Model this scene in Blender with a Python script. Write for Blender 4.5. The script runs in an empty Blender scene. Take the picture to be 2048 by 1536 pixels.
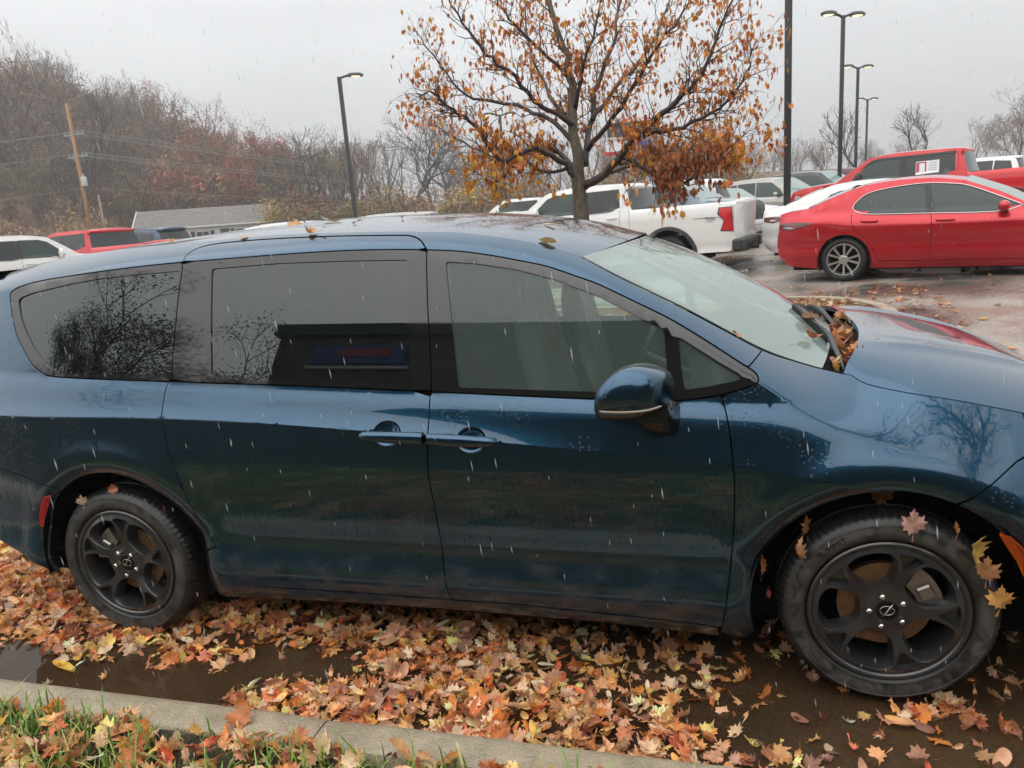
import bpy, bmesh, math, random
import numpy as np
from mathutils import Vector, Matrix
from mathutils.geometry import delaunay_2d_cdt
R=math.radians
SC=bpy.context.scene
COL=SC.collection
RNG=np.random.default_rng(11)
random.seed(5)
# ------------------------------------------------------------------ camera
CAMP=np.array([-.5351,-2.4767,1.7470]); YAW,PITCH,ROLL=.278071,-.222288,-.0755646; FPX=1486.82
_f=np.array([-math.sin(YAW)*math.cos(PITCH),math.cos(YAW)*math.cos(PITCH),math.sin(PITCH)])
_r=np.array([math.cos(YAW),math.sin(YAW),0]); _u=np.cross(_r,_f)
CR=math.cos(ROLL)*_r+math.sin(ROLL)*_u; CU=-math.sin(ROLL)*_r+math.cos(ROLL)*_u; CF=_f
cam=bpy.data.cameras.new('camera'); camo=bpy.data.objects.new('camera',cam); COL.objects.link(camo)
camo.matrix_world=Matrix(((CR[0],CU[0],-CF[0],CAMP[0]),(CR[1],CU[1],-CF[1],CAMP[1]),(CR[2],CU[2],-CF[2],CAMP[2]),(0,0,0,1)))
cam.sensor_width=36; cam.lens=FPX/2048*36; cam.clip_start=.05; cam.clip_end=3000
SC.camera=camo
# ------------------------------------------------------------------ sky (rainy overcast), sun, exposure
SUN_EL,SUN_AZ=R(48),R(200)      # azimuth measured clockwise from +Y
w=bpy.data.worlds.new('World'); SC.world=w; w.use_nodes=True
nt=w.node_tree; nt.nodes.clear(); N=nt.nodes.new; L=nt.links.new
out=N('ShaderNodeOutputWorld'); bg=N('ShaderNodeBackground'); bg.inputs[1].default_value=.1
sky=N('ShaderNodeTexSky'); sky.sky_type='NISHITA'; sky.sun_disc=False; sky.sun_elevation=SUN_EL; sky.sun_rotation=SUN_AZ; sky.dust_density=6
tc=N('ShaderNodeTexCoord'); sep=N('ShaderNodeSeparateXYZ'); L(tc.outputs['Generated'],sep.inputs[0])
mp=N('ShaderNodeMapping'); mp.inputs['Scale'].default_value=(1.1,1.1,3.2); L(tc.outputs['Generated'],mp.inputs[0])
nz=N('ShaderNodeTexNoise'); nz.inputs['Scale'].default_value=1.7; nz.inputs['Detail'].default_value=5; nz.inputs['Roughness'].default_value=.55; L(mp.outputs[0],nz.inputs['Vector'])
# overcast luminance: horizon to zenith (1+2 sin h, the standard overcast sky), soft cloud mottling
m1=N('ShaderNodeMath'); m1.operation='MULTIPLY_ADD'; m1.use_clamp=False; L(sep.outputs[2],m1.inputs[0]); m1.inputs[1].default_value=2.0; m1.inputs[2].default_value=1.0
m1b=N('ShaderNodeMath'); m1b.operation='MAXIMUM'; L(m1.outputs[0],m1b.inputs[0]); m1b.inputs[1].default_value=1.0
m2=N('ShaderNodeMapRange'); L(nz.outputs[0],m2.inputs[0]); m2.inputs[1].default_value=.3; m2.inputs[2].default_value=.7; m2.inputs[3].default_value=.90; m2.inputs[4].default_value=1.08
m3=N('ShaderNodeMath'); m3.operation='MULTIPLY'; L(m1b.outputs[0],m3.inputs[0]); L(m2.outputs[0],m3.inputs[1])
vm=N('ShaderNodeVectorMath'); vm.operation='SCALE'; vm.inputs[0].default_value=(4.65,4.71,4.78); L(m3.outputs[0],vm.inputs[3])
mix=N('ShaderNodeMix'); mix.data_type='RGBA'; mix.inputs[0].default_value=.93; L(sky.outputs[0],mix.inputs[6]); L(vm.outputs[0],mix.inputs[7])
L(mix.outputs[2],bg.inputs[0]); L(bg.outputs[0],out.inputs[0])
sl=bpy.data.lights.new('sun','SUN'); sl.energy=1.15; sl.angle=R(120); sl.color=(1,.97,.93)
so=bpy.data.objects.new('sun',sl); COL.objects.link(so); so.location=(0,0,30)
so.rotation_euler=Vector((math.sin(SUN_AZ)*math.cos(SUN_EL),math.cos(SUN_AZ)*math.cos(SUN_EL),math.sin(SUN_EL))).to_track_quat('Z','Y').to_euler()
SC.view_settings.view_transform='Standard'; SC.view_settings.look='None'; SC.view_settings.gamma=1; SC.view_settings.exposure=.5
SC.view_settings.use_curve_mapping=False
SC.render.engine='CYCLES'; cy=SC.cycles
cy.use_denoising=True
try: cy.denoiser='OPENIMAGEDENOISE'; cy.denoising_input_passes='RGB_ALBEDO_NORMAL'; cy.denoising_prefilter='ACCURATE'
except Exception: pass
cy.max_bounces=7; cy.diffuse_bounces=2; cy.glossy_bounces=4; cy.transmission_bounces=5; cy.transparent_max_bounces=10; cy.volume_bounces=0
cy.caustics_reflective=False; cy.caustics_refractive=False; cy.sample_clamp_indirect=4
cy.use_adaptive_sampling=True; cy.adaptive_threshold=.02
# ------------------------------------------------------------------ materials
MAT={}
def pmat(name,base=(.5,.5,.5),rough=.5,metal=0,spec=.5,coat=0,coat_r=.03,ior=1.5,alpha=1,trans=0,emit=None,es=1,var=0,vscale=8,bump=0,bscale=40,rvar=0,ramp=None,sub=0,obj=True,stretch=(1,1,1),bdist=.01):
    m=bpy.data.materials.new(name); m.use_nodes=True; t=m.node_tree; p=t.nodes['Principled BSDF']; I=p.inputs
    I['Base Color'].default_value=(*base,1); I['Roughness'].default_value=rough; I['Metallic'].default_value=metal
    I['IOR'].default_value=ior; I['Specular IOR Level'].default_value=spec; I['Coat Weight'].default_value=coat; I['Coat Roughness'].default_value=coat_r
    I['Alpha'].default_value=alpha; I['Transmission Weight'].default_value=trans
    if emit: I['Emission Color'].default_value=(*emit,1); I['Emission Strength'].default_value=es
    n=t.nodes.new; l=t.links.new
    if var or bump or rvar or ramp:
        c=n('ShaderNodeTexCoord'); mpn=n('ShaderNodeMapping'); mpn.inputs['Scale'].default_value=stretch; l(c.outputs['Object'],mpn.inputs[0])
        a=n('ShaderNodeTexNoise'); a.inputs['Scale'].default_value=vscale; a.inputs['Detail'].default_value=6; a.inputs['Roughness'].default_value=.6; l(mpn.outputs[0],a.inputs['Vector'])
        if ramp:
            r=n('ShaderNodeValToRGB'); l(a.outputs[0],r.inputs[0]); e=r.color_ramp.elements
            while len(e)<len(ramp): e.new(.5)
            for k,(pos,colr) in enumerate(ramp): e[k].position=pos; e[k].color=(*colr,1)
            l(r.outputs[0],I['Base Color'])
        elif var:
            mr=n('ShaderNodeMapRange'); l(a.outputs[0],mr.inputs[0]); mr.inputs[1].default_value=.3; mr.inputs[2].default_value=.7; mr.inputs[3].default_value=1-var; mr.inputs[4].default_value=1+var
            v=n('ShaderNodeVectorMath'); v.operation='SCALE'; v.inputs[0].default_value=base; l(mr.outputs[0],v.inputs[3]); l(v.outputs[0],I['Base Color'])
        if rvar:
            mr=n('ShaderNodeMapRange'); l(a.outputs[0],mr.inputs[0]); mr.inputs[1].default_value=.35; mr.inputs[2].default_value=.65; mr.inputs[3].default_value=max(.02,rough-rvar); mr.inputs[4].default_value=rough+rvar; l(mr.outputs[0],I['Roughness'])
        if bump:
            b=n('ShaderNodeTexNoise'); b.inputs['Scale'].default_value=bscale; b.inputs['Detail'].default_value=4; l(mpn.outputs[0],b.inputs['Vector'])
            bn=n('ShaderNodeBump'); bn.inputs['Strength'].default_value=bump; bn.inputs['Distance'].default_value=bdist; l(b.outputs[0],bn.inputs['Height']); l(bn.outputs[0],I['Normal'])
            if coat: l(bn.outputs[0],I['Coat Normal'])
    MAT[name]=m; return m
def paint(name,base,metal=.0,rough=.35,coat=1,drip=0,cior=1.5):
    """wet car paint: flake layer under a clear coat, beads and runs of rain as fine relief"""
    m=pmat(name,base,rough=rough,metal=metal,coat=coat,coat_r=.015,spec=.5)
    t=m.node_tree; n=t.nodes.new; l=t.links.new; p=t.nodes['Principled BSDF']; p.inputs['Coat IOR'].default_value=cior
    c=n('ShaderNodeTexCoord')
    fl=n('ShaderNodeTexNoise'); fl.inputs['Scale'].default_value=900; l(c.outputs['Object'],fl.inputs['Vector'])
    fb=n('ShaderNodeBump'); fb.inputs['Strength'].default_value=.12; fb.inputs['Distance'].default_value=.001; l(fl.outputs[0],fb.inputs['Height']); l(fb.outputs[0],p.inputs['Normal'])
    if drip:
        mpn=n('ShaderNodeMapping'); mpn.inputs['Scale'].default_value=(55,55,2.2); l(c.outputs['Object'],mpn.inputs[0])
        a=n('ShaderNodeTexNoise'); a.inputs['Scale'].default_value=1.0; a.inputs['Detail'].default_value=3; a.inputs['Distortion'].default_value=.6; l(mpn.outputs[0],a.inputs['Vector'])
        v=n('ShaderNodeTexVoronoi'); v.inputs['Scale'].default_value=75; l(c.outputs['Object'],v.inputs['Vector'])
        dm=n('ShaderNodeMapRange'); l(v.outputs['Distance'],dm.inputs[0]); dm.inputs[1].default_value=.12; dm.inputs[2].default_value=.30; dm.inputs[3].default_value=1; dm.inputs[4].default_value=0
        big=n('ShaderNodeTexNoise'); big.inputs['Scale'].default_value=3.5; big.inputs['Detail'].default_value=2; l(c.outputs['Object'],big.inputs['Vector'])
        bm=n('ShaderNodeMapRange'); l(big.outputs[0],bm.inputs[0]); bm.inputs[1].default_value=.52; bm.inputs[2].default_value=.62; bm.inputs[3].default_value=0; bm.inputs[4].default_value=1
        mu=n('ShaderNodeMath'); mu.operation='MULTIPLY'; l(dm.outputs[0],mu.inputs[0]); l(bm.outputs[0],mu.inputs[1])
        sx=n('ShaderNodeSeparateXYZ'); l(c.outputs['Object'],sx.inputs[0])
        zf=n('ShaderNodeMapRange'); l(sx.outputs[2],zf.inputs[0]); zf.inputs[1].default_value=.95; zf.inputs[2].default_value=.55; zf.inputs[3].default_value=.06; zf.inputs[4].default_value=1
        mu2=n('ShaderNodeMath'); mu2.operation='MULTIPLY'; l(a.outputs[0],mu2.inputs[0]); l(zf.outputs[0],mu2.inputs[1])
        ad=n('ShaderNodeMath'); ad.operation='MULTIPLY_ADD'; l(mu.outputs[0],ad.inputs[0]); ad.inputs[1].default_value=.9; l(mu2.outputs[0],ad.inputs[2])
        b=n('ShaderNodeBump'); b.inputs['Strength'].default_value=drip; b.inputs['Distance'].default_value=.0045; l(ad.outputs[0],b.inputs['Height']); l(b.outputs[0],p.inputs['Coat Normal'])
        # road grime thrown up along the sills
        gn=n('ShaderNodeTexNoise'); gn.inputs['Scale'].default_value=1.0; gn.inputs['Detail'].default_value=6; gm=n('ShaderNodeMapping'); gm.inputs['Scale'].default_value=(9,9,16); l(c.outputs['Object'],gm.inputs[0]); l(gm.outputs[0],gn.inputs['Vector'])
        gz=n('ShaderNodeMapRange'); l(sx.outputs[2],gz.inputs[0]); gz.inputs[1].default_value=.62; gz.inputs[2].default_value=.24; gz.inputs[3].default_value=-.18; gz.inputs[4].default_value=.34
        ga=n('ShaderNodeMath'); ga.operation='ADD'; l(gn.outputs[0],ga.inputs[0]); l(gz.outputs[0],ga.inputs[1])
        gr=n('ShaderNodeMapRange'); l(ga.outputs[0],gr.inputs[0]); gr.inputs[1].default_value=.52; gr.inputs[2].default_value=.80; gr.inputs[3].default_value=0; gr.inputs[4].default_value=.75
        mc=n('ShaderNodeMix'); mc.data_type='RGBA'; l(gr.outputs[0],mc.inputs[0]); mc.inputs[6].default_value=(*base,1); mc.inputs[7].default_value=(.055,.045,.036,1); l(mc.outputs[2],p.inputs['Base Color'])
        cw=n('ShaderNodeMath'); cw.operation='SUBTRACT'; cw.inputs[0].default_value=1; l(gr.outputs[0],cw.inputs[1]); l(cw.outputs[0],p.inputs['Coat Weight'])
        mt=n('ShaderNodeMath'); mt.operation='MULTIPLY'; l(cw.outputs[0],mt.inputs[0]); mt.inputs[1].default_value=metal; l(mt.outputs[0],p.inputs['Metallic'])
    return m
def glassmat(name,tint=(.5,.6,.55),alpha=.25,ior=1.5,rough=.01,base=(.01,.012,.012),beads=0):
    """window glass: tinted see-through sheet with a mirror surface on it"""
    m=bpy.data.materials.new(name); m.use_nodes=True; t=m.node_tree; t.nodes.clear(); n=t.nodes.new; l=t.links.new
    o=n('ShaderNodeOutputMaterial'); p=n('ShaderNodeBsdfPrincipled'); p.inputs['Base Color'].default_value=(*base,1); p.inputs['Roughness'].default_value=rough; p.inputs['IOR'].default_value=ior
    tr=n('ShaderNodeBsdfTransparent'); tr.inputs[0].default_value=(*tint,1); g=n('ShaderNodeBsdfGlossy'); g.inputs['Roughness'].default_value=rough; g.inputs['Color'].default_value=(.93,1,.985,1)
    fr=n('ShaderNodeFresnel'); fr.inputs[0].default_value=ior
    body=n('ShaderNodeMixShader'); body.inputs[0].default_value=alpha; d=n('ShaderNodeBsdfDiffuse'); d.inputs[0].default_value=(*base,1)
    l(tr.outputs[0],body.inputs[1]); l(d.outputs[0],body.inputs[2])
    mx=n('ShaderNodeMixShader'); l(fr.outputs[0],mx.inputs[0]); l(body.outputs[0],mx.inputs[1]); l(g.outputs[0],mx.inputs[2]); l(mx.outputs[0],o.inputs[0]); t.nodes.remove(p)
    if beads:
        c=n('ShaderNodeTexCoord'); v=n('ShaderNodeTexVoronoi'); v.inputs['Scale'].default_value=95; l(c.outputs['Object'],v.inputs['Vector'])
        dm=n('ShaderNodeMapRange'); l(v.outputs['Distance'],dm.inputs[0]); dm.inputs[1].default_value=.1; dm.inputs[2].default_value=.28; dm.inputs[3].default_value=1; dm.inputs[4].default_value=0
        a=n('ShaderNodeTexNoise'); a.inputs['Scale'].default_value=9; l(c.outputs['Object'],a.inputs['Vector'])
        am=n('ShaderNodeMapRange'); l(a.outputs[0],am.inputs[0]); am.inputs[1].default_value=.5; am.inputs[2].default_value=.62
        mu=n('ShaderNodeMath'); mu.operation='MULTIPLY'; l(dm.outputs[0],mu.inputs[0]); l(am.outputs[0],mu.inputs[1])
        b=n('ShaderNodeBump'); b.inputs['Strength'].default_value=beads; b.inputs['Distance'].default_value=.001; l(mu.outputs[0],b.inputs['Height']); l(b.outputs[0],g.inputs['Normal'])
    MAT[name]=m; return m
# ------------------------------------------------------------------ mesh helpers
def link(o,parent=None):
    COL.objects.link(o)
    if parent is not None: o.parent=parent
    return o
def mesh(name,V,F,mat=None,smooth=False,nrm=None,mats=None,fm=None,auto=None):
    me=bpy.data.meshes.new(name); me.from_pydata([tuple(map(float,v)) for v in V],[],[tuple(map(int,f)) for f in F])
    for mm in (mats or ([mat] if mat else [])): me.materials.append(MAT[mm] if isinstance(mm,str) else mm)
    if fm is not None: me.polygons.foreach_set('material_index',np.asarray(fm,dtype=np.int32))
    if smooth: me.polygons.foreach_set('use_smooth',np.ones(len(me.polygons),dtype=bool))
    me.update()
    if nrm is not None:
        try: me.normals_split_custom_set_from_vertices([tuple(map(float,v)) for v in nrm])
        except Exception: pass
    if auto is not None:
        me.set_sharp_from_angle(angle=R(auto))
    return me
def obj(name,V,F,mat=None,parent=None,**k):
    return link(bpy.data.objects.new(name,mesh(name,V,F,mat,**k)),parent)
def inst(name,me,parent=None,loc=(0,0,0),rot=(0,0,0),sc=(1,1,1)):
    o=bpy.data.objects.new(name,me); o.location=loc; o.rotation_euler=rot; o.scale=sc; return link(o,parent)
def thing(name,label,cat,loc=(0,0,0),rz=0,group=None):
    o=bpy.data.objects.new(name,None); COL.objects.link(o); o.location=loc; o.rotation_euler=(0,0,rz); o['label']=label; o['category']=cat
    o.empty_display_size=.1
    if group: o['group']=group
    return o
def tag(o,label,cat,group=None,kind=None):
    o['label']=label; o['category']=cat
    if group: o['group']=group
    if kind: o['kind']=kind
    return o
def struct(o,kind='structure',label=None):
    o['kind']=kind
    if label: o['label']=label
    return o
class MB:
    def __init__(s): s.V=[]; s.F=[]; s.M=[]; s.n=0
    def add(s,V,F,m=0):
        V=np.asarray(V,float).reshape(-1,3); s.V.append(V); s.F+= [tuple(i+s.n for i in f) for f in F]; s.M+=[m]*len(F); s.n+=len(V); return s
    def box(s,c,d,m=0,rz=0,ry=0,rx=0,bev=0):
        x,y,z=[k/2 for k in d]
        if bev:
            b=min(bev,x*.9,y*.9,z*.9); V=[];F=[]
            for sz in (-1,1):
                V+= [(-x+b,-y,sz*(z-b)),(x-b,-y,sz*(z-b)),(x,-y+b,sz*(z-b)),(x,y-b,sz*(z-b)),(x-b,y,sz*(z-b)),(-x+b,y,sz*(z-b)),(-x,y-b,sz*(z-b)),(-x,-y+b,sz*(z-b))]
                V+= [(-x+b,-y+b,sz*z),(x-b,-y+b,sz*z),(x-b,y-b,sz*z),(-x+b,y-b,sz*z)]
            for i in range(8): F.append((i,(i+1)%8,12+(i+1)%8,12+i))
            for o_,fl in ((0,1),(12,0)):
                T=[(o_+0,o_+1,o_+9,o_+8),(o_+2,o_+3,o_+10,o_+9),(o_+4,o_+5,o_+11,o_+10),(o_+6,o_+7,o_+8,o_+11),(o_+1,o_+2,o_+9),(o_+3,o_+4,o_+10),(o_+5,o_+6,o_+11),(o_+7,o_+0,o_+8),(o_+8,o_+9,o_+10,o_+11)]
                F+= [tuple(reversed(t)) for t in T] if fl else T
            V=np.array(V)
        else:
            V=np.array([(a*x,b*y,c_*z) for c_ in (-1,1) for b in (-1,1) for a in (-1,1)]); F=[(0,2,3,1),(4,5,7,6),(0,1,5,4),(2,6,7,3),(0,4,6,2),(1,3,7,5)]
        M_=np.array(Matrix.Rotation(rz,3,'Z')@Matrix.Rotation(ry,3,'Y')@Matrix.Rotation(rx,3,'X'))
        return s.add(V@M_.T+np.array(c),F,m)
    def tube(s,P,r,n=6,m=0,cap=True):
        P=np.asarray(P,float); r=np.broadcast_to(np.asarray(r,float),(len(P),)); V=[]
        t=np.gradient(P,axis=0); t/=np.linalg.norm(t,axis=1)[:,None]+1e-9
        ref=np.array([0,0,1.]) if abs(t[0][2])<.9 else np.array([1.,0,0]); a=np.cross(t[0],ref); a/=np.linalg.norm(a)
        for i in range(len(P)):
            a=a-t[i]*(a@t[i]); a/=np.linalg.norm(a)+1e-9; b=np.cross(t[i],a)
            for k in range(n): q=2*math.pi*k/n; V.append(P[i]+r[i]*(a*math.cos(q)+b*math.sin(q)))
        F=[(i*n+k,i*n+(k+1)%n,(i+1)*n+(k+1)%n,(i+1)*n+k) for i in range(len(P)-1) for k in range(n)]
        if cap: F+=[tuple(range(n-1,-1,-1)),tuple((len(P)-1)*n+k for k in range(n))]
        return s.add(V,F,m)
    def lathe(s,prof,n=32,axis='y',c=(0,0,0),m=0,closed=False):
        V=[]
        for k in range(n):
            q=2*math.pi*k/n; cs,sn=math.cos(q),math.sin(q)
            for r,h in prof:
                V.append({'y':(r*cs,h,r*sn),'z':(r*cs,r*sn,h),'x':(h,r*cs,r*sn)}[axis])
        k=len(prof); F=[]
        for i in range(n):
            j=(i+1)%n
            for a in range(k if closed else k-1):
                b=(a+1)%k; F.append((i*k+a,j*k+a,j*k+b,i*k+b))
        return s.add(np.array(V)+np.array(c),F,m)
    def ext(s,poly,h0,h1,plane='xz',m=0):
        """prism from a 2-D outline (fan caps via CDT)"""
        P=np.asarray(poly,float); n=len(P)
        def lift(h):
            if plane=='xz': return np.stack([P[:,0],np.full(n,h),P[:,1]],1)
            if plane=='xy': return np.stack([P[:,0],P[:,1],np.full(n,h)],1)
            return np.stack([np.full(n,h),P[:,0],P[:,1]],1)
        V=np.concatenate([lift(h0),lift(h1)]); T=tri2d(P,[],0)[1]
        F=[t for t in T]+[tuple(i+n for i in reversed(t)) for t in T]+[(i,(i+1)%n,n+(i+1)%n,n+i) for i in range(n)]
        return s.add(V,F,m)
    def make(s,name,mats,parent=None,smooth=False,auto=None,**k):
        mats=[mats] if isinstance(mats,str) else mats
        return obj(name,np.concatenate(s.V),s.F,None,parent,mats=mats,fm=s.M,smooth=smooth,auto=auto,**k)
    def data(s,name,mats,smooth=False,auto=None):
        mats=[mats] if isinstance(mats,str) else mats
        return mesh(name,np.concatenate(s.V),s.F,None,mats=mats,fm=s.M,smooth=smooth,auto=auto)
def inpoly(P,Q):
    P=np.asarray(P,float); Q=np.asarray(Q,float); x,y=P[:,0],P[:,1]; c=np.zeros(len(P),bool); j=len(Q)-1
    for i in range(len(Q)):
        xi,yi=Q[i]; xj,yj=Q[j]
        if yi!=yj: c^=((yi>y)!=(yj>y))&(x<(xj-xi)*(y-yi)/(yj-yi)+xi)
        j=i
    return c
def segdist(P,Q,closed=True):
    P=np.asarray(P,float); Q=np.asarray(Q,float); A=Q if closed else Q[:-1]; B=np.roll(Q,-1,0) if closed else Q[1:]
    d=np.full(len(P),1e9)
    for a,b in zip(A,B):
        ab=b-a; t=np.clip(((P-a)@ab)/(ab@ab+1e-12),0,1); d=np.minimum(d,np.hypot(*(P-a-t[:,None]*ab).T))
    return d
def resamp(Q,s,closed=True):
    Q=[np.asarray(q,float) for q in Q]; o=[]; n=len(Q)
    for i in range(n if closed else n-1):
        a,b=Q[i],Q[(i+1)%n]; k=max(1,int(math.ceil(np.linalg.norm(b-a)/s)))
        o+=[a+(b-a)*j/k for j in range(k)]
    if not closed: o.append(Q[-1])
    return np.array(o)
def tri2d(outer,holes,grid,extra=None):
    """triangulate outline(s) with interior grid points; boundary vertices come first"""
    loops=[np.asarray(outer,float)]+[np.asarray(h,float) for h in holes]; pts=[];edges=[];n=0
    for l_ in loops:
        k=len(l_); pts.append(l_); edges+=[(n+i,n+(i+1)%k) for i in range(k)]; n+=k
    B=np.concatenate(pts)
    if grid:
        lo,hi=B.min(0),B.max(0); gx=np.arange(lo[0],hi[0]+grid,grid); gz=np.arange(lo[1],hi[1]+grid,grid)
        G=np.stack([a.ravel() for a in np.meshgrid(gx,gz)],1); G[:,0]+=np.tile(((np.arange(len(gz))%2)*.5*grid)[:,None],(1,len(gx))).ravel()
        k=inpoly(G,loops[0])
        for h in loops[1:]: k&=~inpoly(G,h)
        G=G[k]
        if len(G):
            d=np.full(len(G),9.)
            for l_ in loops: d=np.minimum(d,segdist(G,l_))
            G=G[d>grid*.45]
        if extra is not None and len(extra):
            X=extra[inpoly(extra,loops[0])]
            for h in loops[1:]: X=X[~inpoly(X,h)]
            if len(X):
                d=np.full(len(X),9.)
                for l_ in loops: d=np.minimum(d,segdist(X,l_))
                X=X[d>.006]
            if len(X):
                if len(G): 
                    k=np.ones(len(G),bool)
                    for s_ in range(0,len(G),500): k[s_:s_+500]=(np.abs(G[s_:s_+500,None,:]-X[None]).max(2).min(1)>grid*.3)
                    G=G[k]
                G=np.concatenate([G,X])
        A=np.concatenate([B,G]) if len(G) else B
    else: A=B
    r=delaunay_2d_cdt([Vector(a) for a in A],edges,[],0,1e-7)
    V=np.array([tuple(v) for v in r[0]]); F=np.array([tuple(f) for f in r[2]])
    c=V[F].mean(1); k=inpoly(c,loops[0])
    for h in loops[1:]: k&=~inpoly(c,h)
    F=[tuple(f) for f in F[k]]
    return V,F,len(B),[len(l_) for l_ in loops]
def smoothline(Q,closed=False,n=4):
    """Catmull-Rom resample"""
    Q=np.asarray(Q,float); m=len(Q); o=[]
    for i in range(m if closed else m-1):
        p0,p1,p2,p3=(Q[(i-1)%m],Q[i],Q[(i+1)%m],Q[(i+2)%m]) if closed else (Q[max(i-1,0)],Q[i],Q[i+1],Q[min(i+2,m-1)])
        for k in range(n):
            t=k/n; o.append(.5*((2*p1)+(-p0+p2)*t+(2*p0-5*p1+4*p2-p3)*t*t+(-p0+3*p1-3*p2+p3)*t**3))
    if not closed: o.append(Q[-1])
    return np.array(o)
def textmesh(txt,size,depth=0,shear=0):
    c=bpy.data.curves.new('t','FONT'); c.body=txt; c.size=size; c.extrude=depth; c.align_x='CENTER'; c.align_y='CENTER'; c.shear=shear; c.resolution_u=2
    o=bpy.data.objects.new('t',c); COL.objects.link(o); dg=bpy.context.evaluated_depsgraph_get(); me=bpy.data.meshes.new_from_object(o.evaluated_get(dg))
    V=np.array([v.co[:] for v in me.vertices]).reshape(-1,3); F=[tuple(p.vertices) for p in me.polygons]
    bpy.data.objects.remove(o); bpy.data.curves.remove(c); bpy.data.meshes.remove(me); return V,F
def ground_z(x,y):
    """the lot climbs gently away from the gutter, a little more to the right"""
    x=np.asarray(x,float); y=np.asarray(y,float)
    t=np.clip((y-2.0)/7.5,0,1); t=t*t*(3-2*t)
    z=t*(.30+.13*np.tanh((x-.2)/2.5)+.03*np.clip((x-4)/6,0,2))
    z=z+.02*np.clip(y-11,0,21)
    far=np.clip((y-32)/60,0,1); return z+far*far*.9
# minivan outlines in side view (x,z metres)
TRIM_TOP=[(-3.656,1.531),(-3.662,1.566),(-3.638,1.584),(-3.583,1.601),(-3.464,1.618),(-3.288,1.632),(-3.124,1.642),(-2.922,1.652),(-2.711,1.658),(-2.439,1.661),(-2.143,1.663),(-1.924,1.660),(-1.755,1.653),(-1.606,1.643),(-1.476,1.630),(-1.360,1.610),(-1.247,1.585),(-1.135,1.557),(-1.028,1.518),(-0.942,1.484),(-0.805,1.415),(-0.685,1.351),(-0.573,1.280),(-0.463,1.205),(-0.440,1.190),(-0.415,1.171),(-0.406,1.152),(-0.416,1.139),(-0.458,1.124),(-0.531,1.106),(-0.602,1.096),(-0.688,1.088)]
TRIM_BOT=[(-0.688,1.088),(-0.926,1.096),(-1.301,1.114),(-1.564,1.128),(-1.899,1.146),(-2.335,1.167),(-2.732,1.182),(-3.080,1.196),(-3.342,1.208),(-3.412,1.223),(-3.477,1.258),(-3.537,1.318),(-3.590,1.380),(-3.632,1.463),(-3.656,1.531)]
Q_GLASS=[(-3.605,1.534),(-3.587,1.549),(-3.513,1.567),(-3.281,1.598),(-3.120,1.612),(-2.917,1.620),(-2.709,1.624),(-2.714,1.514),(-2.718,1.417),(-2.722,1.310),(-2.726,1.207),(-3.132,1.219),(-3.320,1.228),(-3.366,1.241),(-3.416,1.273),(-3.482,1.330),(-3.539,1.399),(-3.580,1.462)]
Q_SHUT=[(-2.699,1.663),(-2.702,1.646),(-2.701,1.619),(-2.708,1.514),(-2.711,1.417),(-2.717,1.310),(-2.718,1.204),(-2.734,1.171),(-2.739,1.115),(-2.735,1.058),(-2.723,0.993),(-2.726,0.934),(-2.713,0.852),(-2.691,0.761),(-2.660,0.659),(-2.629,0.566),(-2.587,0.485),(-2.556,0.431),(-2.536,0.394),(-2.491,0.339),(-2.432,0.312),(-2.334,0.313),(-1.980,0.315)]
SLIDER_TOP=[(-2.698,1.661),(-2.703,1.678),(-2.697,1.696),(-2.672,1.711),(-2.627,1.720),(-2.538,1.725),(-2.348,1.726),(-2.116,1.721),(-1.959,1.715),(-1.741,1.703),(-1.698,1.698),(-1.664,1.688),(-1.635,1.671),(-1.612,1.649)]
B_SHUT=[(-1.605,1.643),(-1.606,1.612),(-1.601,1.537),(-1.593,1.431),(-1.578,1.273),(-1.571,1.172),(-1.571,1.145),(-1.573,1.114),(-1.572,0.982),(-1.582,0.838),(-1.578,0.758),(-1.574,0.704),(-1.571,0.595),(-1.568,0.487),(-1.562,0.401),(-1.545,0.313)]
A_SHUT=[(-0.533,1.133),(-0.524,1.096),(-0.509,1.036),(-0.498,0.959),(-0.491,0.870),(-0.488,0.835),(-0.491,0.665),(-0.507,0.470),(-0.532,0.288)]
S_GLASS=[(-2.556,1.624),(-2.243,1.629),(-1.922,1.621),(-1.711,1.612),(-1.680,1.609),(-1.670,1.380),(-1.650,1.158),(-2.070,1.177),(-2.526,1.198)]
F_GLASS=[(-1.529,1.596),(-1.396,1.580),(-1.245,1.551),(-1.098,1.508),(-0.942,1.444),(-0.804,1.370),(-0.715,1.327),(-0.707,1.223),(-0.701,1.111),(-0.926,1.121),(-1.208,1.132),(-1.464,1.142),(-1.495,1.375)]
T_GLASS=[(-0.666,1.298),(-0.535,1.209),(-0.472,1.171),(-0.462,1.158),(-0.479,1.150),(-0.563,1.135),(-0.648,1.124),(-0.659,1.205)]
SEAM=[(-3.526,1.710),(-3.102,1.732),(-2.886,1.737),(-2.703,1.739),(-2.503,1.741),(-2.310,1.743),(-1.975,1.731),(-1.755,1.720),(-1.626,1.710),(-1.509,1.700),(-1.348,1.673),(-1.195,1.639),(-1.081,1.602),(-1.019,1.579)]
WS_EDGE=[(-1.019,1.579),(-0.917,1.519),(-0.810,1.460),(-0.676,1.404),(-0.541,1.320),(-0.393,1.226),(-0.302,1.180),(-0.201,1.137),(-0.119,1.124)]
HOOD_SHUT=[(-0.116,1.130),(-0.092,1.121),(-0.063,1.105),(-0.031,1.095),(0.052,1.082),(0.164,1.065),(0.276,1.042),(0.406,1.009)]
DOOR_BOT=[(-2.334,0.313),(-1.980,0.315),(-1.266,0.312),(-0.819,0.289),(-0.700,0.291),(-0.442,0.249)]
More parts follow.
